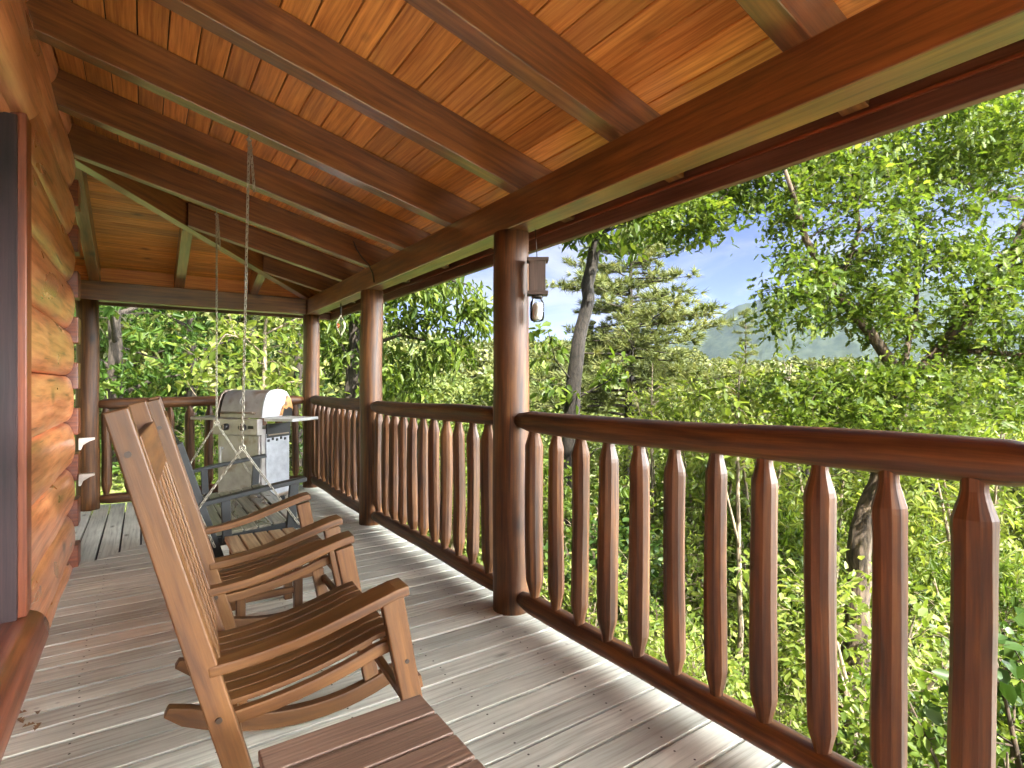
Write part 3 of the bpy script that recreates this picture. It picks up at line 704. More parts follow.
# ================================================================== GROUND, HILLS, SKY
from mathutils import noise as mn
def fb(x, y, s, o=4): return mn.fractal(Vector((x*s, y*s, 3.7)), 1.0, 2.0, o)
def sstep(a, b, x): t = min(1, max(0, (x-a)/(b-a))); return t*t*(3-2*t)
def terrain(x, y):
    r = math.hypot(x, y); ang = math.atan2(x, y)           # 0 = +Y, positive to the right
    side = max(0.0, x - .6)
    z = -.75 - 9.5*(1 - math.exp(-side/26)) 
    z -= .12*max(0, min(30, y-8)) * sstep(0, 6, x+1)
    z += .10*max(0, min(40, -x-1)) * sstep(4, 8, y)
    z += .35*fb(x, y, .18) * sstep(2.5, 7, r) + .12*fb(x+9, y, .8, 2)*sstep(2.5, 6, r)
    hill = 24 - 10*sstep(.75, 1.05, ang) + 10*sstep(.55, .15, ang)
    z += hill * sstep(60, 190, r) + 5*fb(x, y, .012)*sstep(60, 150, r)
    z -= 60*sstep(200, 420, r)
    return z
rs = [0]; r = 1.2
while r < 6000: rs.append(r); r *= 1.085
NA = 168
vs = []; fs = []
for i, r in enumerate(rs):
    for k in range(NA):
        a = 2*math.pi*k/NA; x, y = r*math.sin(a), r*math.cos(a); vs.append((x, y, terrain(x, y)))
for i in range(len(rs)-1):
    for k in range(NA):
        k2 = (k+1) % NA; fs.append((i*NA+k, (i+1)*NA+k, (i+1)*NA+k2, i*NA+k2))
def groundmat():
    m, nt, out = new_mat('forest_floor'); L = nt.links.new
    tc = N(nt, 'ShaderNodeTexCoord')
    n1 = N(nt, 'ShaderNodeTexNoise', i_Scale=.55, i_Detail=8.0, i_Roughness=.65); L(tc.outputs['Object'], n1.inputs['Vector'])
    n2 = N(nt, 'ShaderNodeTexNoise', i_Scale=14.0, i_Detail=5.0); L(tc.outputs['Object'], n2.inputs['Vector'])
    r1 = ramp(nt, [(.36, (.13,.10,.06)), (.47, (.10,.125,.035)), (.62, (.16,.19,.045))]); L(n1.outputs['Fac'], r1.inputs[0])
    r2 = ramp(nt, [(.3, .55), (.7, 1.35)]); L(n2.outputs['Fac'], r2.inputs[0])
    c = mix(nt, r1.outputs[0], r2.outputs[0], 1.0, 'MULTIPLY')
    p = N(nt, 'ShaderNodeBsdfPrincipled'); L(c, p.inputs['Base Color']); p.inputs['Roughness'].default_value = .95
    b = N(nt, 'ShaderNodeBump', i_Strength=.6, i_Distance=.1); L(n2.outputs['Fac'], b.inputs['Height']); L(b.outputs[0], p.inputs['Normal'])
    L(p.outputs[0], out.inputs[0]); return m
M['ground'] = groundmat()
me = bpy.data.meshes.new('ground'); me.from_pydata(vs, [], fs); me.polygons.foreach_set('use_smooth', [True]*len(fs)); me.materials.append(M['ground'])
o = bpy.data.objects.new('ground', me); COL.objects.link(o); tag(o, kind='structure')

vs = []; fs = []
for j in range(13):
    for i in range(21):
        x = 2.6 + 11*i/20; y = -10 + 9.6*j/12; vs.append((x, y, terrain(x, y) + .03))
for j in range(12):
    for i in range(20): fs.append((j*21+i, j*21+i+1, (j+1)*21+i+1, (j+1)*21+i))
me = bpy.data.meshes.new('bounce_ground'); me.from_pydata(vs, [], fs); me.materials.append(plain('pale_bounce', (.50,.46,.40), rough=.95, scale=30, bump=.6))
o = bpy.data.objects.new('bounce_ground', me); COL.objects.link(o); tag(o, kind='structure')  # unseen pale sheet added to bounce sunlight up under the roof
# far mountain ridge
def mountmat():
    m, nt, out = new_mat('mountain_forest'); L = nt.links.new
    tc = N(nt, 'ShaderNodeTexCoord')
    n1 = N(nt, 'ShaderNodeTexNoise', i_Scale=.035, i_Detail=8.0, i_Roughness=.7); L(tc.outputs['Object'], n1.inputs['Vector'])
    r1 = ramp(nt, [(.38, (.014,.022,.014)), (.62, (.036,.046,.026))]); L(n1.outputs['Fac'], r1.inputs[0])
    p = N(nt, 'ShaderNodeBsdfPrincipled'); L(r1.outputs[0], p.inputs['Base Color']); p.inputs['Roughness'].default_value = 1.0; p.inputs['Specular IOR Level'].default_value = .1
    L(p.outputs[0], out.inputs[0]); return m
vs = []; fs = []; NU, NV = 420, 70
for j in range(NV+1):
    for i in range(NU+1):
        a = R(10 + 105*i/NU); rr = 1250 + 1300*j/NV
        x, y = rr*math.sin(a), rr*math.cos(a)
        prof_h = 350*math.exp(-((a-R(64))/R(14))**2) + 250*math.exp(-((a-R(90))/R(16))**2) + 90*math.exp(-((a-R(40))/R(14))**2)
        rise = sstep(0, .62, j/NV) - .5*sstep(.62, 1, j/NV)
        z = -45 + rise*(prof_h + 40*fb(x, y, .0021, 5)) + 26*rise*fb(x, y, .008, 3) + 7*abs(fb(x, y, .045, 2))
        vs.append((x, y, z))
W_ = NU+1
for j in range(NV):
    for i in range(NU): fs.append((j*W_+i, (j+1)*W_+i, (j+1)*W_+i+1, j*W_+i+1))
me = bpy.data.meshes.new('mountain'); me.from_pydata(vs, [], fs); me.polygons.foreach_set('use_smooth', [True]*len(fs)); me.materials.append(mountmat())
o = bpy.data.objects.new('mountain', me); COL.objects.link(o); tag(o, kind='structure')

# the air between here and the mountain
hz = MB(); hz.box((0, 0, 120), (6400, 6400, 580))
m, nt, out = new_mat('haze_air'); pv = N(nt, 'ShaderNodeVolumePrincipled'); pv.inputs['Color'].default_value = (.55, .72, 1, 1); pv.inputs['Density'].default_value = .000042; pv.inputs['Anisotropy'].default_value = .2
nt.links.new(pv.outputs[0], out.inputs['Volume'])
tag(hz.build('haze', m), kind='stuff')
# ================================================================== FOLIAGE TOOLS
def tmpl_oak():
    half = [(.0,.0),(.15,.04),(.27,.21),(.37,.09),(.52,.28),(.62,.11),(.76,.20),(.85,.07),(1.,0)]
    mid = [(.37,0),(.62,0),(.85,0)]
    v = [(x, y, .22*y) for x, y in half] ; nL = len(v)
    v += [(x, -y, .22*y) for x, y in half[1:-1]]
    v += [(x, 0, 0) for x, _ in mid]
    m0 = len(v) - 3
    def rr(i): return i
    def ll(i): return i if i in (0, 8) else nL + i - 1
    t = []
    for g, flip in ((rr, 0), (ll, 1)):
        for a in ((0,m0,g(3)),(0,g(3),g(2)),(0,g(2),g(1)),(m0,m0+1,g(5)),(m0,g(5),g(4)),(m0,g(4),g(3)),(m0+1,m0+2,g(7)),(m0+1,g(7),g(6)),(m0+1,g(6),g(5)),(m0+2,g(8),g(7))):
            t.append(a[::-1] if flip else a)
    return np.array(v, float), np.array(t), 3
def tmpl_oval(w=.24, droop=.10):
    v = [(0,0,0),(.3,w,.07),(.68,w*.8,.03),(1,0,-droop),(.3,-w,.07),(.68,-w*.8,.03)]
    return np.array(v, float), np.array([(0,3,2,1),(0,4,5,3)]), 4
def tmpl_maple():
    o = [(0,0),(.05,.30),(.30,.22),(.34,.48),(.52,.30),(.62,.20),(.72,.24),(1,0)]
    v = [(x,y,.15*y - .08*x*x) for x, y in o] + [(x,-y,.15*y - .08*x*x) for x, y in o[1:-1]]
    t = []
    for g in ((lambda i: i), (lambda i: i if i in (0,7) else 7+i)):
        for a in ((0,g(2),g(1)),(0,g(4),g(2)),(g(2),g(4),g(3)),(0,g(5),g(4)),(0,7,g(5)),(g(5),7,g(6))): t.append(tuple(a))
    return np.array(v, float), np.array(t), 3
def tmpl_tuft(n=9):
    v = []; t = []; q = np.random.RandomState(3)
    for i in range(n):
        a = 2*math.pi*i/n + q.uniform(-.2,.2); e = q.uniform(.25, 1.05); l = q.uniform(.75, 1)
        d = np.array([math.cos(e), math.sin(e)*math.cos(a), math.sin(e)*math.sin(a)]); p = np.array([0,-math.sin(a),math.cos(a)])*.06
        b = len(v); v += [tuple(-p), tuple(p), tuple(d*l)]; t.append((b, b+1, b+2))
    return np.array(v, float), np.array(t), 3
T = {'oak': tmpl_oak(), 'oval': tmpl_oval(), 'long': tmpl_oval(.15, .2), 'broad': tmpl_oval(.33, .12), 'maple': tmpl_maple(), 'tuft': tmpl_tuft()}

def scatter_mesh(name, P, D, Nn, S, tm, mat, parent=None, origin=None):
    """one mesh of many leaves: P position, D pointing direction, Nn up side, S size"""
    V, F, k = tm; n = len(P)
    D = D / (np.linalg.norm(D, axis=1, keepdims=True) + 1e-9)
    Sd = np.cross(Nn, D); Sd /= (np.linalg.norm(Sd, axis=1, keepdims=True) + 1e-9); U = np.cross(D, Sd)
    P0 = P - (np.array(origin) if origin is not None else 0)
    pts = P0[:,None,:] + S[:,None,None]*(V[None,:,0:1]*D[:,None,:] + V[None,:,1:2]*Sd[:,None,:] + V[None,:,2:3]*U[:,None,:])
    nv = len(V); nf = len(F)
    idx = (F[None,:,:] + (np.arange(n)*nv)[:,None,None]).reshape(-1)
    me = bpy.data.meshes.new(name); me.vertices.add(n*nv); me.vertices.foreach_set('co', pts.reshape(-1).astype(np.float32))
    me.loops.add(len(idx)); me.loops.foreach_set('vertex_index', idx.astype(np.int32))
    me.polygons.add(n*nf); me.polygons.foreach_set('loop_start', (np.arange(n*nf)*k).astype(np.int32))
    me.polygons.foreach_set('loop_total', np.full(n*nf, k, np.int32))
    me.update(calc_edges=True)
    at_ = me.attributes.new('rnd', 'FLOAT', 'POINT'); at_.data.foreach_set('value', np.repeat(nr.beta(1.6, 2.0, n), nv).astype(np.float32))
    me.materials.append(mat)
    o = bpy.data.objects.new(name, me); COL.objects.link(o)
    if parent is not None: o.parent = parent
    return o

def ball(n, shell=.45):
    d = nr.normal(size=(n,3)); d /= np.linalg.norm(d, axis=1, keepdims=True)
    return d * (nr.uniform(shell**3, 1, n)**(1/3))[:,None]

def grow_tree(name, label, cat, base, paths, blobs, leaf, bark, group=None, seg=9, leafname='crown', twig_r=.009, woodname='trunk', minz=None):
    """paths: list of [(point, radius), ...]; blobs: (centre, (r_right, r_fwd, r_up), n_twigs); leaf: dict(t, mat, size, per, spread, droop)"""
    base = Vector(base); root = empty(name, base); tag(root, label, cat, group)
    mb = MB(); nodes = []; nrad = []
    for path in paths:
        pts = [Vector(p) for p, _ in path]; rad = [r for _, r in path]; P2 = []; R2 = []
        for i in range(len(pts)-1):
            m = max(2, int((pts[i+1]-pts[i]).length / .22)); m = min(m, 9)
            for j in range(m):
                t = j/m; q = pts[i].lerp(pts[i+1], t); w = min(.03, rad[i]*.25)
                P2.append(q + Vector((rnd.uniform(-w,w), rnd.uniform(-w,w), 0)) if (i+j) else q); R2.append(rad[i]*(1-t) + rad[i+1]*t)
        P2.append(pts[-1]); R2.append(rad[-1])
        mb.tube(P2, R2, seg if max(R2) > .04 else 6, True, wob=.07)
        nodes += P2; nrad += R2
    cand = []
    for c, rr, n in blobs:
        B = ball(n); c = np.array(c)
        pts = c + B[:,0:1]*rr[0]*np.array(RIGHT) + B[:,1:2]*rr[1]*np.array(FWD) + B[:,2:3]*np.array([0,0,rr[2]])
        cand.append(pts)
    cand = np.concatenate(cand)
    if minz is not None:
        keep = np.array([p[2] > terrain(p[0], p[1]) + minz for p in cand]); cand = cand[keep]
    NA_ = np.array([tuple(p) for p in nodes]); NR_ = np.array(nrad)
    d0 = np.array([np.min(np.linalg.norm(NA_ - p, axis=1)) for p in cand]); cand = cand[np.argsort(d0)]
    LP = []; LD = []
    for p in cand:
        dv = NA_ - p; dist = np.linalg.norm(dv, axis=1) + np.maximum(0, dv[:,2])*.8 + (NR_ < .006)*.25
        k = int(np.argmin(dist)); a = Vector(NA_[k]); b = Vector(p); l = (b-a).length
        if l < .05: tipd = Vector(nr.normal(size=3))
        else:
            midp = a.lerp(b, .5) + Vector((rnd.uniform(-.1,.1)*l, rnd.uniform(-.1,.1)*l, rnd.uniform(-.02,.14)*l))
            r0 = min(NR_[k]*.7, twig_r*(.5 + l*.9)); r0 = max(r0, .003)
            pts = [a, a.lerp(midp, .55), midp, midp.lerp(b, .55), b]
            mb.tube(pts, [r0, r0*.8, r0*.65, r0*.5, max(.0018, r0*.3)], 4 if r0 < .012 else 6, False)
            NA_ = np.concatenate([NA_, np.array([tuple(q) for q in pts[1:]])]); NR_ = np.concatenate([NR_, np.array([r0*.8, r0*.65, r0*.5, r0*.35])])
            tipd = (b - midp)
        per = leaf['per']; t = nr.uniform(-.2, 1, per)[:,None]
        td = np.array(tipd.normalized())
        pos = np.array(p) - td*leaf['spread']*1.0*(1-t) * .8 + nr.normal(size=(per,3))*leaf['spread']*.42
        LP.append(pos); LD.append(td*.55 + nr.normal(size=(per,3))*.75 + np.array([0,0,-leaf['droop']]))
    wo = mb.build(woodname, bark, root); wo.location = -base
    LP = np.concatenate(LP); LD = np.concatenate(LD); n = len(LP)
    NN = np.array([0,0,1.0]) + nr.normal(size=(n,3))*leaf.get('tilt', .55)
    S = leaf['size']*nr.uniform(.45, 1.35, n)
    scatter_mesh(leafname, LP, LD, NN, S, T[leaf['t']], leaf['mat'], root, tuple(base))
    return root
def gz(p, off=0.0): return Vector((p[0], p[1], terrain(p[0], p[1]) + off))

# ---- A: the oak by the near railing (forked trunk)
d = 5.6
ob = at(846, 770, d); ob = Vector((ob.x, ob.y, terrain(ob.x, ob.y) - .15))
fork = at(899, 377, d)
oak_paths = [
    [(ob, .155), (at(850,719,d), .135), (at(862,533,d), .118), (at(895,432,d), .105), (fork, .095)],
    [(fork, .07), (at(874,337,5.5), .055), (at(834,293,5.4), .045), (at(806,240,5.3), .032), (at(785,170,5.2), .018)],
    [(at(899,400,d), .085), (at(952,340,5.6), .075), (at(977,302,5.6), .066), (at(1012,258,5.6), .056), (at(1040,180,5.7), .04), (at(1060,60,5.8), .02)],
    [(at(944,349,5.6), .036), (at(985,352,5.3), .030), (at(1030,356,5.1), .022), (at(1090,360,5.0), .012)],
    [(fork, .035), (at(915,320,5.9), .024), (at(920,250,6.1), .016), (at(905,170,6.2), .010)],
    [(at(834,293,5.4), .025), (at(860,230,5.6), .018), (at(850,150,5.7), .010)],
]
oak_blobs = [
    (at(935,300,5.6), (1.25,.9,.62), 190), (at(1010,200,5.7), (.95,.9,.95), 170), (at(840,215,5.5), (.75,.7,.65), 105),
    (at(800,300,5.2), (.42,.5,.42), 44), (at(930,400,5.3), (1.25,.8,.38), 120), (at(820,400,5.4), (.75,.8,.32), 80),
    (at(960,130,6.0), (1.2,.9,.6), 130), (at(1040,320,5.2), (.8,.7,.6), 60)]
grow_tree('oak_tree', 'forked oak with lobed bright green leaves standing just beyond the nearest railing', 'tree', gz(ob), oak_paths, oak_blobs,
          dict(t='oak', mat=M['oak'], size=.088, per=27, spread=.17, droop=.28), M['bark'], twig_r=.010)
# ---- B: taller oak whose branches hang over the eave line
d = 7.6; tb = at(1075, 700, d); tb = Vector((tb.x, tb.y, terrain(tb.x, tb.y) - .15))
bp_ = [[(tb,.17), (at(1075,420,d),.14), (at(1062,220,d),.11), (at(1040,60,d),.08), (at(1020,-120,d),.05)],
       [(at(1062,215,d),.06), (at(985,190,7.3),.045), (at(905,165,7.0),.03), (at(840,150,6.9),.02)],
       [(at(1045,90,d),.05), (at(940,70,7.2),.04), (at(860,110,6.9),.03), (at(770,160,6.7),.02), (at(700,215,6.5),.010)],
       [(at(1030,0,d),.05), (at(900,0,7.3),.03), (at(800,60,7),.02)]]
grow_tree('oak_tree', 'tall oak at the right edge whose leafy branches spread under the eave', 'tree', gz(tb), bp_,
          [(at(905,140,7.0), (1.9,.9,.55), 200), (at(770,175,6.8), (1.0,.7,.45), 110), (at(690,222,6.5), (.55,.5,.28), 48), (at(985,60,7.4), (1.5,1.1,.8), 120), (at(850,60,7.2), (1.4,1,.6), 90)],
          dict(t='oak', mat=M['oak'], size=.105, per=27, spread=.20, droop=.34), M['bark_dark'], twig_r=.010)
# ---- C: thin leaning tree left of the pine
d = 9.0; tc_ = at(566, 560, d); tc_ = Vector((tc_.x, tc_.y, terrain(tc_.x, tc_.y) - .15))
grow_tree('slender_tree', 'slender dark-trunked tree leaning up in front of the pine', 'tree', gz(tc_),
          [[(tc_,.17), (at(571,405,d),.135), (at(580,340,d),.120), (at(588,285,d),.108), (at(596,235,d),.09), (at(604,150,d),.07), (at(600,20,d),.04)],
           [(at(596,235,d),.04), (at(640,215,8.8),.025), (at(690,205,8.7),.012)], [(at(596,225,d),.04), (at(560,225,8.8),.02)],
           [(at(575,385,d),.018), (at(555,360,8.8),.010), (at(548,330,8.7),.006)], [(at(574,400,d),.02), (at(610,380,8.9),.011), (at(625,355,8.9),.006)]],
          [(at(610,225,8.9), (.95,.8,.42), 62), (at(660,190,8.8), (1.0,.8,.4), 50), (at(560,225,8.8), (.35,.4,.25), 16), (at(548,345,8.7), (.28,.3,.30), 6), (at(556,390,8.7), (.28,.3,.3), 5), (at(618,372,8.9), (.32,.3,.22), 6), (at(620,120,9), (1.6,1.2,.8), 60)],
          dict(t='oval', mat=M['oak'], size=.17, per=13, spread=.22, droop=.6), M['bark_shaded'])
# ---- D: pine
def pine(base, h, rtop, label, group=None, name='pine_tree', nwh=15, rad=3.6, mat=None, z0f=.30):
    base = Vector(base); root = tag(empty(name, base), label, 'tree', group); mb = MB()
    top = base + Vector((.25, .1, h))
    mb.tube([base.lerp(top, t) for t in (0,.25,.5,.75,1)], [rtop*1.0, rtop*.85, rtop*.62, rtop*.36, .02], 9, True, wob=.05)
    LP = []; LD = []
    for i in range(nwh*5):
        f = z0f + (1-z0f)*min(.985, ((i+rnd.uniform(-2,2))/(nwh*5-1)))
        f = max(z0f*.8, f); c = base.lerp(top, f); prof_ = max(0, (1-f)/(1-z0f))**.5
        a = i*2.39996 + rnd.uniform(-.5,.5); L_ = rad*max(.10, prof_)*rnd.uniform(.5,1.2); dr = rnd.uniform(-.12,.16)
        dirv = Vector((math.cos(a), math.sin(a), 0)); bend = Vector((-dirv.y, dirv.x, 0))*rnd.uniform(-.25,.25)
        def bz(t): return c + (dirv + bend*t)*(L_*t) + Vector((0,0, L_*((.12+dr)*t - .22*t*t + .16*t**4)))
        mb.tube([bz(t) for t in (0,.2,.4,.6,.8,1)], [.040*prof_+.012, .034*prof_+.010, .026*prof_+.008, .018*prof_+.006, .010, .004], 5, False)
        m = max(5, int(L_*6)); sd = Vector((-dirv.y, dirv.x, 0))
        for j in range(m):
            t = .22 + .80*(j+rnd.random())/m; q = bz(t)
            w = rnd.uniform(-1,1)*L_*.26*(1.15-t*.6); e = q + sd*w + dirv*abs(w)*.5 + Vector((0,0,rnd.uniform(-.06,.14)))
            if abs(w) > .1: mb.tube([q, q.lerp(e,.5)+Vector((0,0,.02)), e], [.008,.006,.003], 4, False)
            for _ in range(max(3, int(abs(w)*11)+2)):
                s_ = rnd.uniform(.15,1.08); LP.append(tuple(q.lerp(e,s_) + Vector((rnd.gauss(0,.06), rnd.gauss(0,.06), rnd.gauss(.03,.04)))))
                dv = (e-q).normalized() if abs(w) > .05 else dirv
                LD.append((dv.x+rnd.gauss(0,.4), dv.y+rnd.gauss(0,.4), .35+rnd.gauss(0,.3)))
    wo = mb.build('trunk', M['bark_dark'], root); wo.location = -base
    n = len(LP); scatter_mesh('crown', np.array(LP), np.array(LD), nr.normal(size=(n,3)), nr.uniform(.22,.38,n), T['tuft'], mat or M['pine'], root, tuple(base))
    return root
pb = at(628, 500, 17.5); pb = gz(pb, -.2)
ptop = at(640, 222, 17.5).z
pine(pb, ptop - pb.z, .24, 'big pine with layered yellow-green branches beyond the slender tree', nwh=20, rad=3.7, z0f=.46)
cb_ = gz(at(745, 400, 38), -.2)
pine(cb_, at(745, 308, 38).z - cb_.z, .16, 'small pointed conifer standing below the mountain', nwh=16, rad=1.9, z0f=.12, name='conifer')

# ---- E: hanging leafy tree seen between the posts (left of the lantern post)
d = 11.0; te = gz(at(352, 560, d), -.15)
grow_tree('broadleaf_tree', 'broadleaf tree with hanging dark leaves seen between the middle and lantern posts', 'tree', te,
          [[(te,.20), (at(352,400,d),.16), (at(358,300,d),.13), (at(372,220,d),.09), (at(380,120,d),.05)],
           [(at(357,310,d),.06), (at(395,290,10.6),.045), (at(430,275,10.4),.03), (at(470,285,10.2),.014)],
           [(at(354,350,d),.05), (at(400,335,10.6),.03), (at(445,345,10.4),.014)], [(at(352,360,d),.04), (at(330,330,11),.02)]],
          [(at(425,300,10.5), (1.25,.9,.55), 74), (at(455,350,10.4), (.55,.6,.45), 18), (at(395,375,10.7), (.8,.8,.6), 36), (at(340,330,11), (.7,.8,.9), 44), (at(430,240,10.5), (1.2,1,.4), 50), (at(478,318,10.1), (.28,.4,.4), 16)],
          dict(t='long', mat=M['oak'], size=.21, per=16, spread=.25, droop=.75), M['bark_dark'])
# ---- F: trees beyond the end railing
def maple_at(u, d, vt, label, trunk_r=.16, w=2.6, hmul=1.0, mat='maple', n=210, leaf='maple', size=.17, vlo=470, bark='bark_dark', name='maple_tree'):
    b = gz(at(u, 520, d), -.15); top = at(u+4, vt, d)
    mid_ = b.lerp(top, .45)
    paths = [[(b, trunk_r), (b.lerp(top,.3), trunk_r*.85), (mid_, trunk_r*.7), (top, trunk_r*.3)]]
    for k in range(7):
        f = .28 + .09*k; s = b.lerp(top, f); a = k*2.4 + u; L_ = w*rnd.uniform(.55,.85)
        e = s + Vector((math.cos(a)*L_, math.sin(a)*L_, L_*.35)); paths.append([(s, trunk_r*.3), (s.lerp(e,.5)+Vector((0,0,.12)), trunk_r*.2), (e, .012)])
    zl = at(u, vlo, d).z; zh = top.z
    blobs = []
    for k in range(6):
        f = (k+.5)/6; c = Vector((b.x, b.y, zl + (zh-zl)*f)); ww = w*(.75 + .35*math.sin(math.pi*f))
        blobs.append((c + Vector((rnd.uniform(-.4,.4), rnd.uniform(-.4,.4), 0)), (ww, ww*.8, (zh-zl)/6*.8), n//6))
    return grow_tree(name, label, 'tree', b, paths, blobs, dict(t=leaf, mat=M[mat], size=size, per=12, spread=.26, droop=.35), M[bark])
maple_at(113, 11.0, 180, 'maple with a dark upright trunk beyond the left end of the end railing', .17, 2.6)
maple_at(190, 13.0, 200, 'broad low-branched maple filling the view over the end railing', .15, 3.0)
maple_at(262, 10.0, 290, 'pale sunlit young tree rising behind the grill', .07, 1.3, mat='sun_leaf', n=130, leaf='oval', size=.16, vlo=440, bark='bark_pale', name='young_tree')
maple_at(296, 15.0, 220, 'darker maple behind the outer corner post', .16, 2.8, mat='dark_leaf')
maple_at(30, 13.0, 170, 'maple mostly hidden behind the house corner post', .17, 2.8)

# ---- saplings and shrubs beyond the railing
def shrub(name, label, cat, base, h, w, mat, leaf, size, n, stems=5, bark='bark', droop=.3, group=None, per=10, spread=.14, low=.15):
    base = gz(base, -.06); paths = []
    for k in range(stems):
        a = 2*math.pi*k/stems + rnd.uniform(-.4,.4); L_ = w*rnd.uniform(.25,.65)
        paths.append([(base + Vector((math.cos(a)*.06, math.sin(a)*.06, 0)), .020+.006*h), (base + Vector((math.cos(a)*L_*.45, math.sin(a)*L_*.45, h*.45)), .013+.003*h), (base + Vector((math.cos(a)*L_, math.sin(a)*L_, h*rnd.uniform(.75,.95))), .005)])
    blobs = [(base + Vector((0,0,h*(low+1)/2)), (w, w, h*(1-low)/2), int(n*.6))]
    for k in range(4):
        a = rnd.uniform(0,6.28); f = rnd.uniform(.3,.9); blobs.append((base + Vector((math.cos(a)*w*.6, math.sin(a)*w*.6, h*f)), (w*.5, w*.5, h*.2), n//10))
    return grow_tree(name, label, cat, base, paths, blobs, dict(t=leaf, mat=M[mat], size=size, per=per, spread=spread, droop=droop), M[bark], group, seg=7, leafname='foliage', woodname='stem')
saps = []
for (u, d, vt, w, lab) in ((708, 8.5, 362, 1.0, 'light green sapling right of the pine, lower of the sunlit saplings'), (760, 7.8, 330, .95, 'bright yellow-green sapling below the mountain and left of the oak'), (660, 10.5, 392, 1.2, 'spreading light green sapling directly under the pine'), (830, 8.8, 350, 1.3, 'light green sapling behind the fork of the oak'), (975, 8.2, 372, 1.4, 'light green sapling behind the oak at the right edge')):
    b = at(u, 600, d); zb = terrain(b.x, b.y); h = at(u, vt, d).z - zb
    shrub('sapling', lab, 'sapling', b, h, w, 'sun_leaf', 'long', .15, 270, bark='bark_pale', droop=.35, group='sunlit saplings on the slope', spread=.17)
# understory: two master bushes per kind, copied over the slope
GL = 'leafy understory bush on the slope seen through the railing'
masters = []
for k, (h, w, mt, lf, sz_, n) in enumerate(((1.5,.9,'oak','oval',.085,190), (1.9,1.0,'sun_leaf','oval',.09,200), (1.2,1.0,'sun_leaf','broad',.075,180), (2.4,1.1,'oak','maple',.10,220), (1.7,.8,'dark_leaf','broad',.10,150))):
    masters.append((shrub('bush', GL, 'bush', (4.2 + k*.9, 1.0 + k*1.1), h, w, mt, lf, sz_, n, bark='bark_pale' if k % 2 else 'bark', group='understory bushes beyond the railing'), h))
qr = random.Random(21); placed = [(4.2+k*.9, 1.0+k*1.1) for k in range(5)]
def put_bush(x, y, sc_=1.0, k=None):
    o, h = masters[qr.randrange(5) if k is None else k]
    c = copy_tree(o); c.location = (x, y, terrain(x, y) - .06); s = sc_*qr.uniform(.8,1.2); c.scale = (s, s, s*qr.uniform(.85,1.15)); c.rotation_euler = (0,0,qr.uniform(0,6.28)); placed.append((x,y))
tries = 0; nb = 0
while nb < 92 and tries < 6000:
    tries += 1
    u = qr.uniform(430, 1130); d = 3.6 + 15*qr.random()**1.3; p = at(u, 384, d)
    if p.x < 2.9 or math.hypot(p.x-ob.x, p.y-ob.y) < .7: continue
    mind = .60 + .045*d
    if any(math.hypot(p.x-a, p.y-b) < mind for a, b in placed): continue
    sc_ = .62 if d < 6 else (.85 if d < 9 else 1.15)
    put_bush(p.x, p.y, sc_); nb += 1
nb = 0; tries = 0
while nb < 22 and tries < 3000:
    tries += 1
    u = qr.uniform(60, 430); d = qr.uniform(9.5, 19); p = at(u, 384, d)
    if p.y < 8.6: continue
    if any(math.hypot(p.x-a, p.y-b) < 1.15 for a, b in placed): continue
    put_bush(p.x, p.y, .8); nb += 1
# the big-leaved plant close to the right edge
pl = at(1010, 760, 3.0)
shrub('big_leaf_plant', 'large-leaved dark green plant close behind the rightmost baluster', 'plant', (pl.x+.35, pl.y-.1), 2.0, .62, 'dark_leaf', 'broad', .115, 62, stems=4, droop=.7, per=8, spread=.17)
# slim pale sapling stems behind the balusters
for (u, d, v0, v1, lab) in ((742, 5.4, 690, 470, 'thin pale forked stem standing behind the balusters left of the oak'), (655, 9.5, 560, 420, 'thin grey trunk seen between balusters under the pine')):
    b = gz(at(u, v0, d), -.1); t_ = at(u-4, v1, d)
    grow_tree('thin_tree', lab, 'tree', b, [[(b,.035),(b.lerp(t_,.5),.028),(t_,.018),(t_+Vector((.1,.05,1.0)),.006)], [(b.lerp(t_,.7),.018),(t_+Vector((-.2,.1,.2)),.008)]],
              [(t_+Vector((0,0,.4)), (.5,.5,.5), 30)], dict(t='oval', mat=M['sun_leaf'], size=.10, per=8, spread=.15, droop=.3), M['bark_pale'])

# ---- mid-distance woodland: two kinds of tree, copied
def wood_tree(h, w, label, group, mat, nblob=9):
    b = Vector((0,0,0)); root = tag(empty('woodland_tree', b), label, 'tree', group)
    mb = MB(); mb.tube([(0,0,-.3),(0.1,0,h*.3),(0,.1,h*.6),(0.05,0,h*.95)], [.024*h,.019*h,.012*h,.02], 8, True, wob=.06)
    P_ = []
    for k in range(nblob):
        a = k*2.4; f = .28 + .66*k/(nblob-1); rr_ = w*(math.sin(math.pi*min(.97, (f-.1)*1.05))**.7)*.62
        c = Vector((math.cos(a)*rr_, math.sin(a)*rr_, h*f)); mb.tube([(0,0,h*(f-.14)), c*.5+Vector((0,0,h*(f-.05)*.5)), c], [.009*h,.006*h,.02], 5, False)
        rb = w*rnd.uniform(.36,.52); B = ball(420, .55); P_.append(np.array(c) + B*np.array([rb,rb,rb*.72]))
    mb.build('trunk', M['bark_dark'], root)
    P_ = np.concatenate(P_); n = len(P_)
    scatter_mesh('crown', P_, nr.normal(size=(n,3)) + np.array([0,0,-.3]), np.array([0,0,1.])+nr.normal(size=(n,3))*.7, nr.uniform(.24,.46,n), T['oval'], mat, root)
    return root
WG = 'trees of the woodland in the valley'
WL = 'leafy tree in the woodland filling the valley beyond the railing'
wm = [wood_tree(9, 3.2, WL, WG, M['wood_leaf']), wood_tree(11, 3.6, WL, WG, M['wood_leaf'], 10), wood_tree(7.5, 3.0, WL, WG, M['hill_leaf'], 8)]
spots_ = []; tries = 0
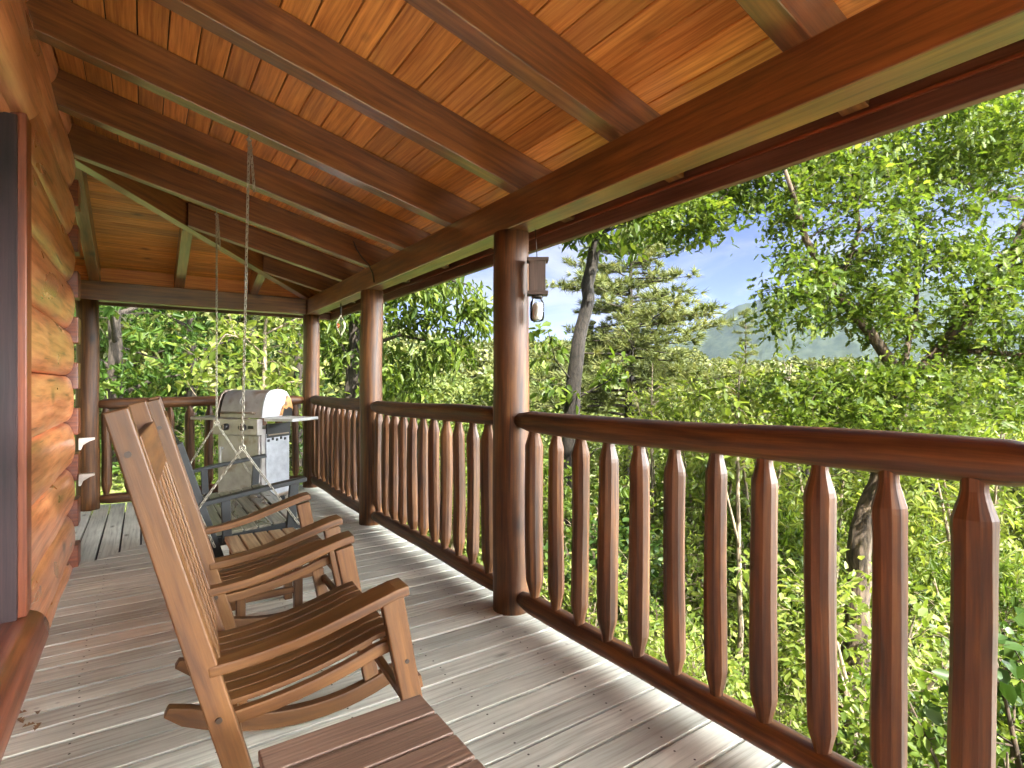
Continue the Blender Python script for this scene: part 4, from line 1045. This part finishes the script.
while len(spots_) < 95 and tries < 9000:
    tries += 1
    u = qr.uniform(-40, 1120); d = 19 + 62*qr.random()**1.2; p = at(u, 384, d)
    if any(math.hypot(p.x-a, p.y-b) < 2.6 + .03*d for a, b in spots_): continue
    if d < 34 and 540 < u < 800: continue
    spots_.append((p.x, p.y))
for i, (x, y) in enumerate(spots_):
    c = wm[i] if i < 3 else copy_tree(wm[i % 3])
    d = x*SY + y*CY; u = 512 + FPX*(x*CY - y*SY)/d
    s = qr.uniform(.75, 1.2); hh_ = (9, 11, 7.5)[i % 3]
    vmax = 250 if u < 320 else (qr.uniform(345, 395) if u < 540 else qr.uniform(362, 415))         # keep the view to the hill and mountain
    zt = H + (384 - vmax)/FPX*d; s = min(s, max(.35, (zt - terrain(x, y))/hh_))
    if u < 320: s *= 1.25
    c.location = (x, y, terrain(x, y)); c.scale = (s*1.05, s*1.05, s); c.rotation_euler = (0, 0, qr.uniform(0, 6.28))
# ---- far woodland on the hill: nobody could count it
P_ = []; S_ = []
cnt = 0
while cnt < 2600:
    a = R(qr.uniform(-22, 98)); r_ = qr.uniform(75, 215); x, y = r_*math.sin(a), r_*math.cos(a); cnt += 1
    z = terrain(x, y); hh_ = qr.uniform(3.5, 7); w = qr.uniform(2.0, 3.4)
    B = ball(62, .75); B[:,2] = np.where(B[:,2] < -.35, -B[:,2], B[:,2]); P_.append(np.array([x, y, z + hh_*.62]) + B*np.array([w, w, hh_*.5])); S_.append(np.full(62, qr.uniform(1.0, 1.7)))
P_ = np.concatenate(P_); S_ = np.concatenate(S_); n = len(P_)
fw = scatter_mesh('far_woodland', P_, nr.normal(size=(n,3)), np.array([0,0,1.])+nr.normal(size=(n,3))*.6, S_, T['broad'], M['hill_leaf'])
tag(fw, kind='stuff')
# ---- ground cover on the slope: nobody could count it
m = 46000; uu = nr.uniform(-60, 1150, m); dd_ = 2.6 + 17*nr.random(m)**1.35
P_ = np.array([tuple(at(u, 384, d)) for u, d in zip(uu, dd_)])
ok = ~((P_[:,0] < 2.0) & (P_[:,1] < 7.4)); P_ = P_[ok]
P_[:,2] = [terrain(p[0], p[1]) for p in P_] + nr.uniform(0, .28, len(P_)); n = len(P_)
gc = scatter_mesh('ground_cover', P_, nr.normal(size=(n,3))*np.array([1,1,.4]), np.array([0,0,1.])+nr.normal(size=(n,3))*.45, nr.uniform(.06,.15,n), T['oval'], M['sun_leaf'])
tag(gc, kind='stuff')

M['dry_leaf'] = plain('dry_leaf', (.16,.085,.035), rough=.7, scale=40)
for k, (x, y, a) in enumerate(((-.355,2.56,.4), (-.32,2.62,1.7), (-.35,2.66,3.0), (-.30,2.54,4.4), (-.37,2.61,5.2))):
    V, F, kk = T['oak']; mb = MB(); mb.v = [Vector(v)*.042 + Vector((0,0,.006+.004*k+.02*abs(v[1]))) for v in V]
    for f in F: mb.face([int(i) for i in f], [(0,0)]*3)
    o = mb.build('fallen_leaf', M['dry_leaf']); o.location = (x, y, 0); o.rotation_euler = (.1*math.sin(k*2), .15, a)
    tag(o, 'small curled dry brown leaf lying on the deck at the foot of the log wall', 'leaf', 'dry leaves on the deck')
# ================================================================== LIGHT, SKY, CAMERA
SUN_EL = R(57); hx, hy = -.10, -.95
world = bpy.data.worlds.new('World'); sc.world = world; world.use_nodes = True
nt = world.node_tree; L = nt.links.new
for n in list(nt.nodes): nt.nodes.remove(n)
wo = N(nt, 'ShaderNodeOutputWorld'); bg = N(nt, 'ShaderNodeBackground')
sky = N(nt, 'ShaderNodeTexSky'); sky.sky_type = 'NISHITA'; sky.sun_disc = False; sky.sun_elevation = SUN_EL
sky.sun_rotation = math.atan2(hx, hy); sky.air_density = .62; sky.dust_density = .15; sky.ozone_density = 2.0
tc = N(nt, 'ShaderNodeTexCoord'); mp = N(nt, 'ShaderNodeMapping'); mp.inputs['Scale'].default_value = (1.0, 1.0, 3.2); L(tc.outputs['Generated'], mp.inputs['Vector'])
n1 = N(nt, 'ShaderNodeTexNoise', i_Scale=3.3, i_Detail=9.0, i_Roughness=.58); n1.inputs['Distortion'].default_value = .5; L(mp.outputs[0], n1.inputs['Vector'])
r1 = ramp(nt, [(.42, 0.0), (.60, 1.0)]); L(n1.outputs['Fac'], r1.inputs[0])
skc = mix(nt, sky.outputs[0], (.62, .53, .68, 1), 1.0, 'MULTIPLY')
cl = mix(nt, skc, (3.2, 3.2, 3.35, 1), mathn(nt, 'MULTIPLY', r1.outputs[0], .6))
# a bank of bright cloud added unseen, right and behind, to light the porch
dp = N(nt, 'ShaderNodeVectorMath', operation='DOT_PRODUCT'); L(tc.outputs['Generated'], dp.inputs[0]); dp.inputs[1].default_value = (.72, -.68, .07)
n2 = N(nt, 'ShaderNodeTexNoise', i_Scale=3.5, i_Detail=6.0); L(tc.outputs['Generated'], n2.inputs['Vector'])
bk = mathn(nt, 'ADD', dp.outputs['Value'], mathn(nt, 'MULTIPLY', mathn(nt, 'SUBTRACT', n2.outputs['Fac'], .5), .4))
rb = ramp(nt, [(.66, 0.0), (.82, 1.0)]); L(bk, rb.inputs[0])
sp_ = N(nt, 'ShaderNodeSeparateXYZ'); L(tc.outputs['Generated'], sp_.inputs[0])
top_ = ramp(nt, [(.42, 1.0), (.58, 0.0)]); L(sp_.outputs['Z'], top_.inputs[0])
fill_bank = mathn(nt, 'MULTIPLY', rb.outputs[0], top_.outputs[0])
cl = mix(nt, cl, (138, 141, 141, 1), fill_bank)
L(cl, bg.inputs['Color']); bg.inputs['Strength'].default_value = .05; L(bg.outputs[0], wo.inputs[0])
sd = bpy.data.lights.new('sun', 'SUN'); sd.energy = 5.0; sd.angle = R(.53); sd.color = (1, .95, .86)
so = bpy.data.objects.new('sun', sd); COL.objects.link(so)
hv = Vector((hx, hy, 0)).normalized() * math.cos(SUN_EL); so.rotation_euler = (Vector((hv.x, hv.y, math.sin(SUN_EL)))).to_track_quat('Z', 'Y').to_euler(); so.location = (-10, -5, 20)
cam = bpy.data.cameras.new('camera'); cam.sensor_width = 36; cam.lens = FPX/1024*36; cam.clip_start = .05; cam.clip_end = 20000
co = bpy.data.objects.new('camera', cam); COL.objects.link(co); co.location = (0, 0, H); co.rotation_euler = (R(90), 0, -YAW); sc.camera = co
sc.view_settings.view_transform = 'Standard'; sc.view_settings.look = 'None'; sc.view_settings.gamma = 1.0; sc.view_settings.use_curve_mapping = False
sc.view_settings.exposure = 2.58
sc.cycles.use_denoising = True; sc.cycles.max_bounces = 8; sc.cycles.diffuse_bounces = 4; sc.cycles.glossy_bounces = 2; sc.cycles.transmission_bounces = 4; sc.cycles.transparent_max_bounces = 8
sc.cycles.sample_clamp_indirect = 6.0
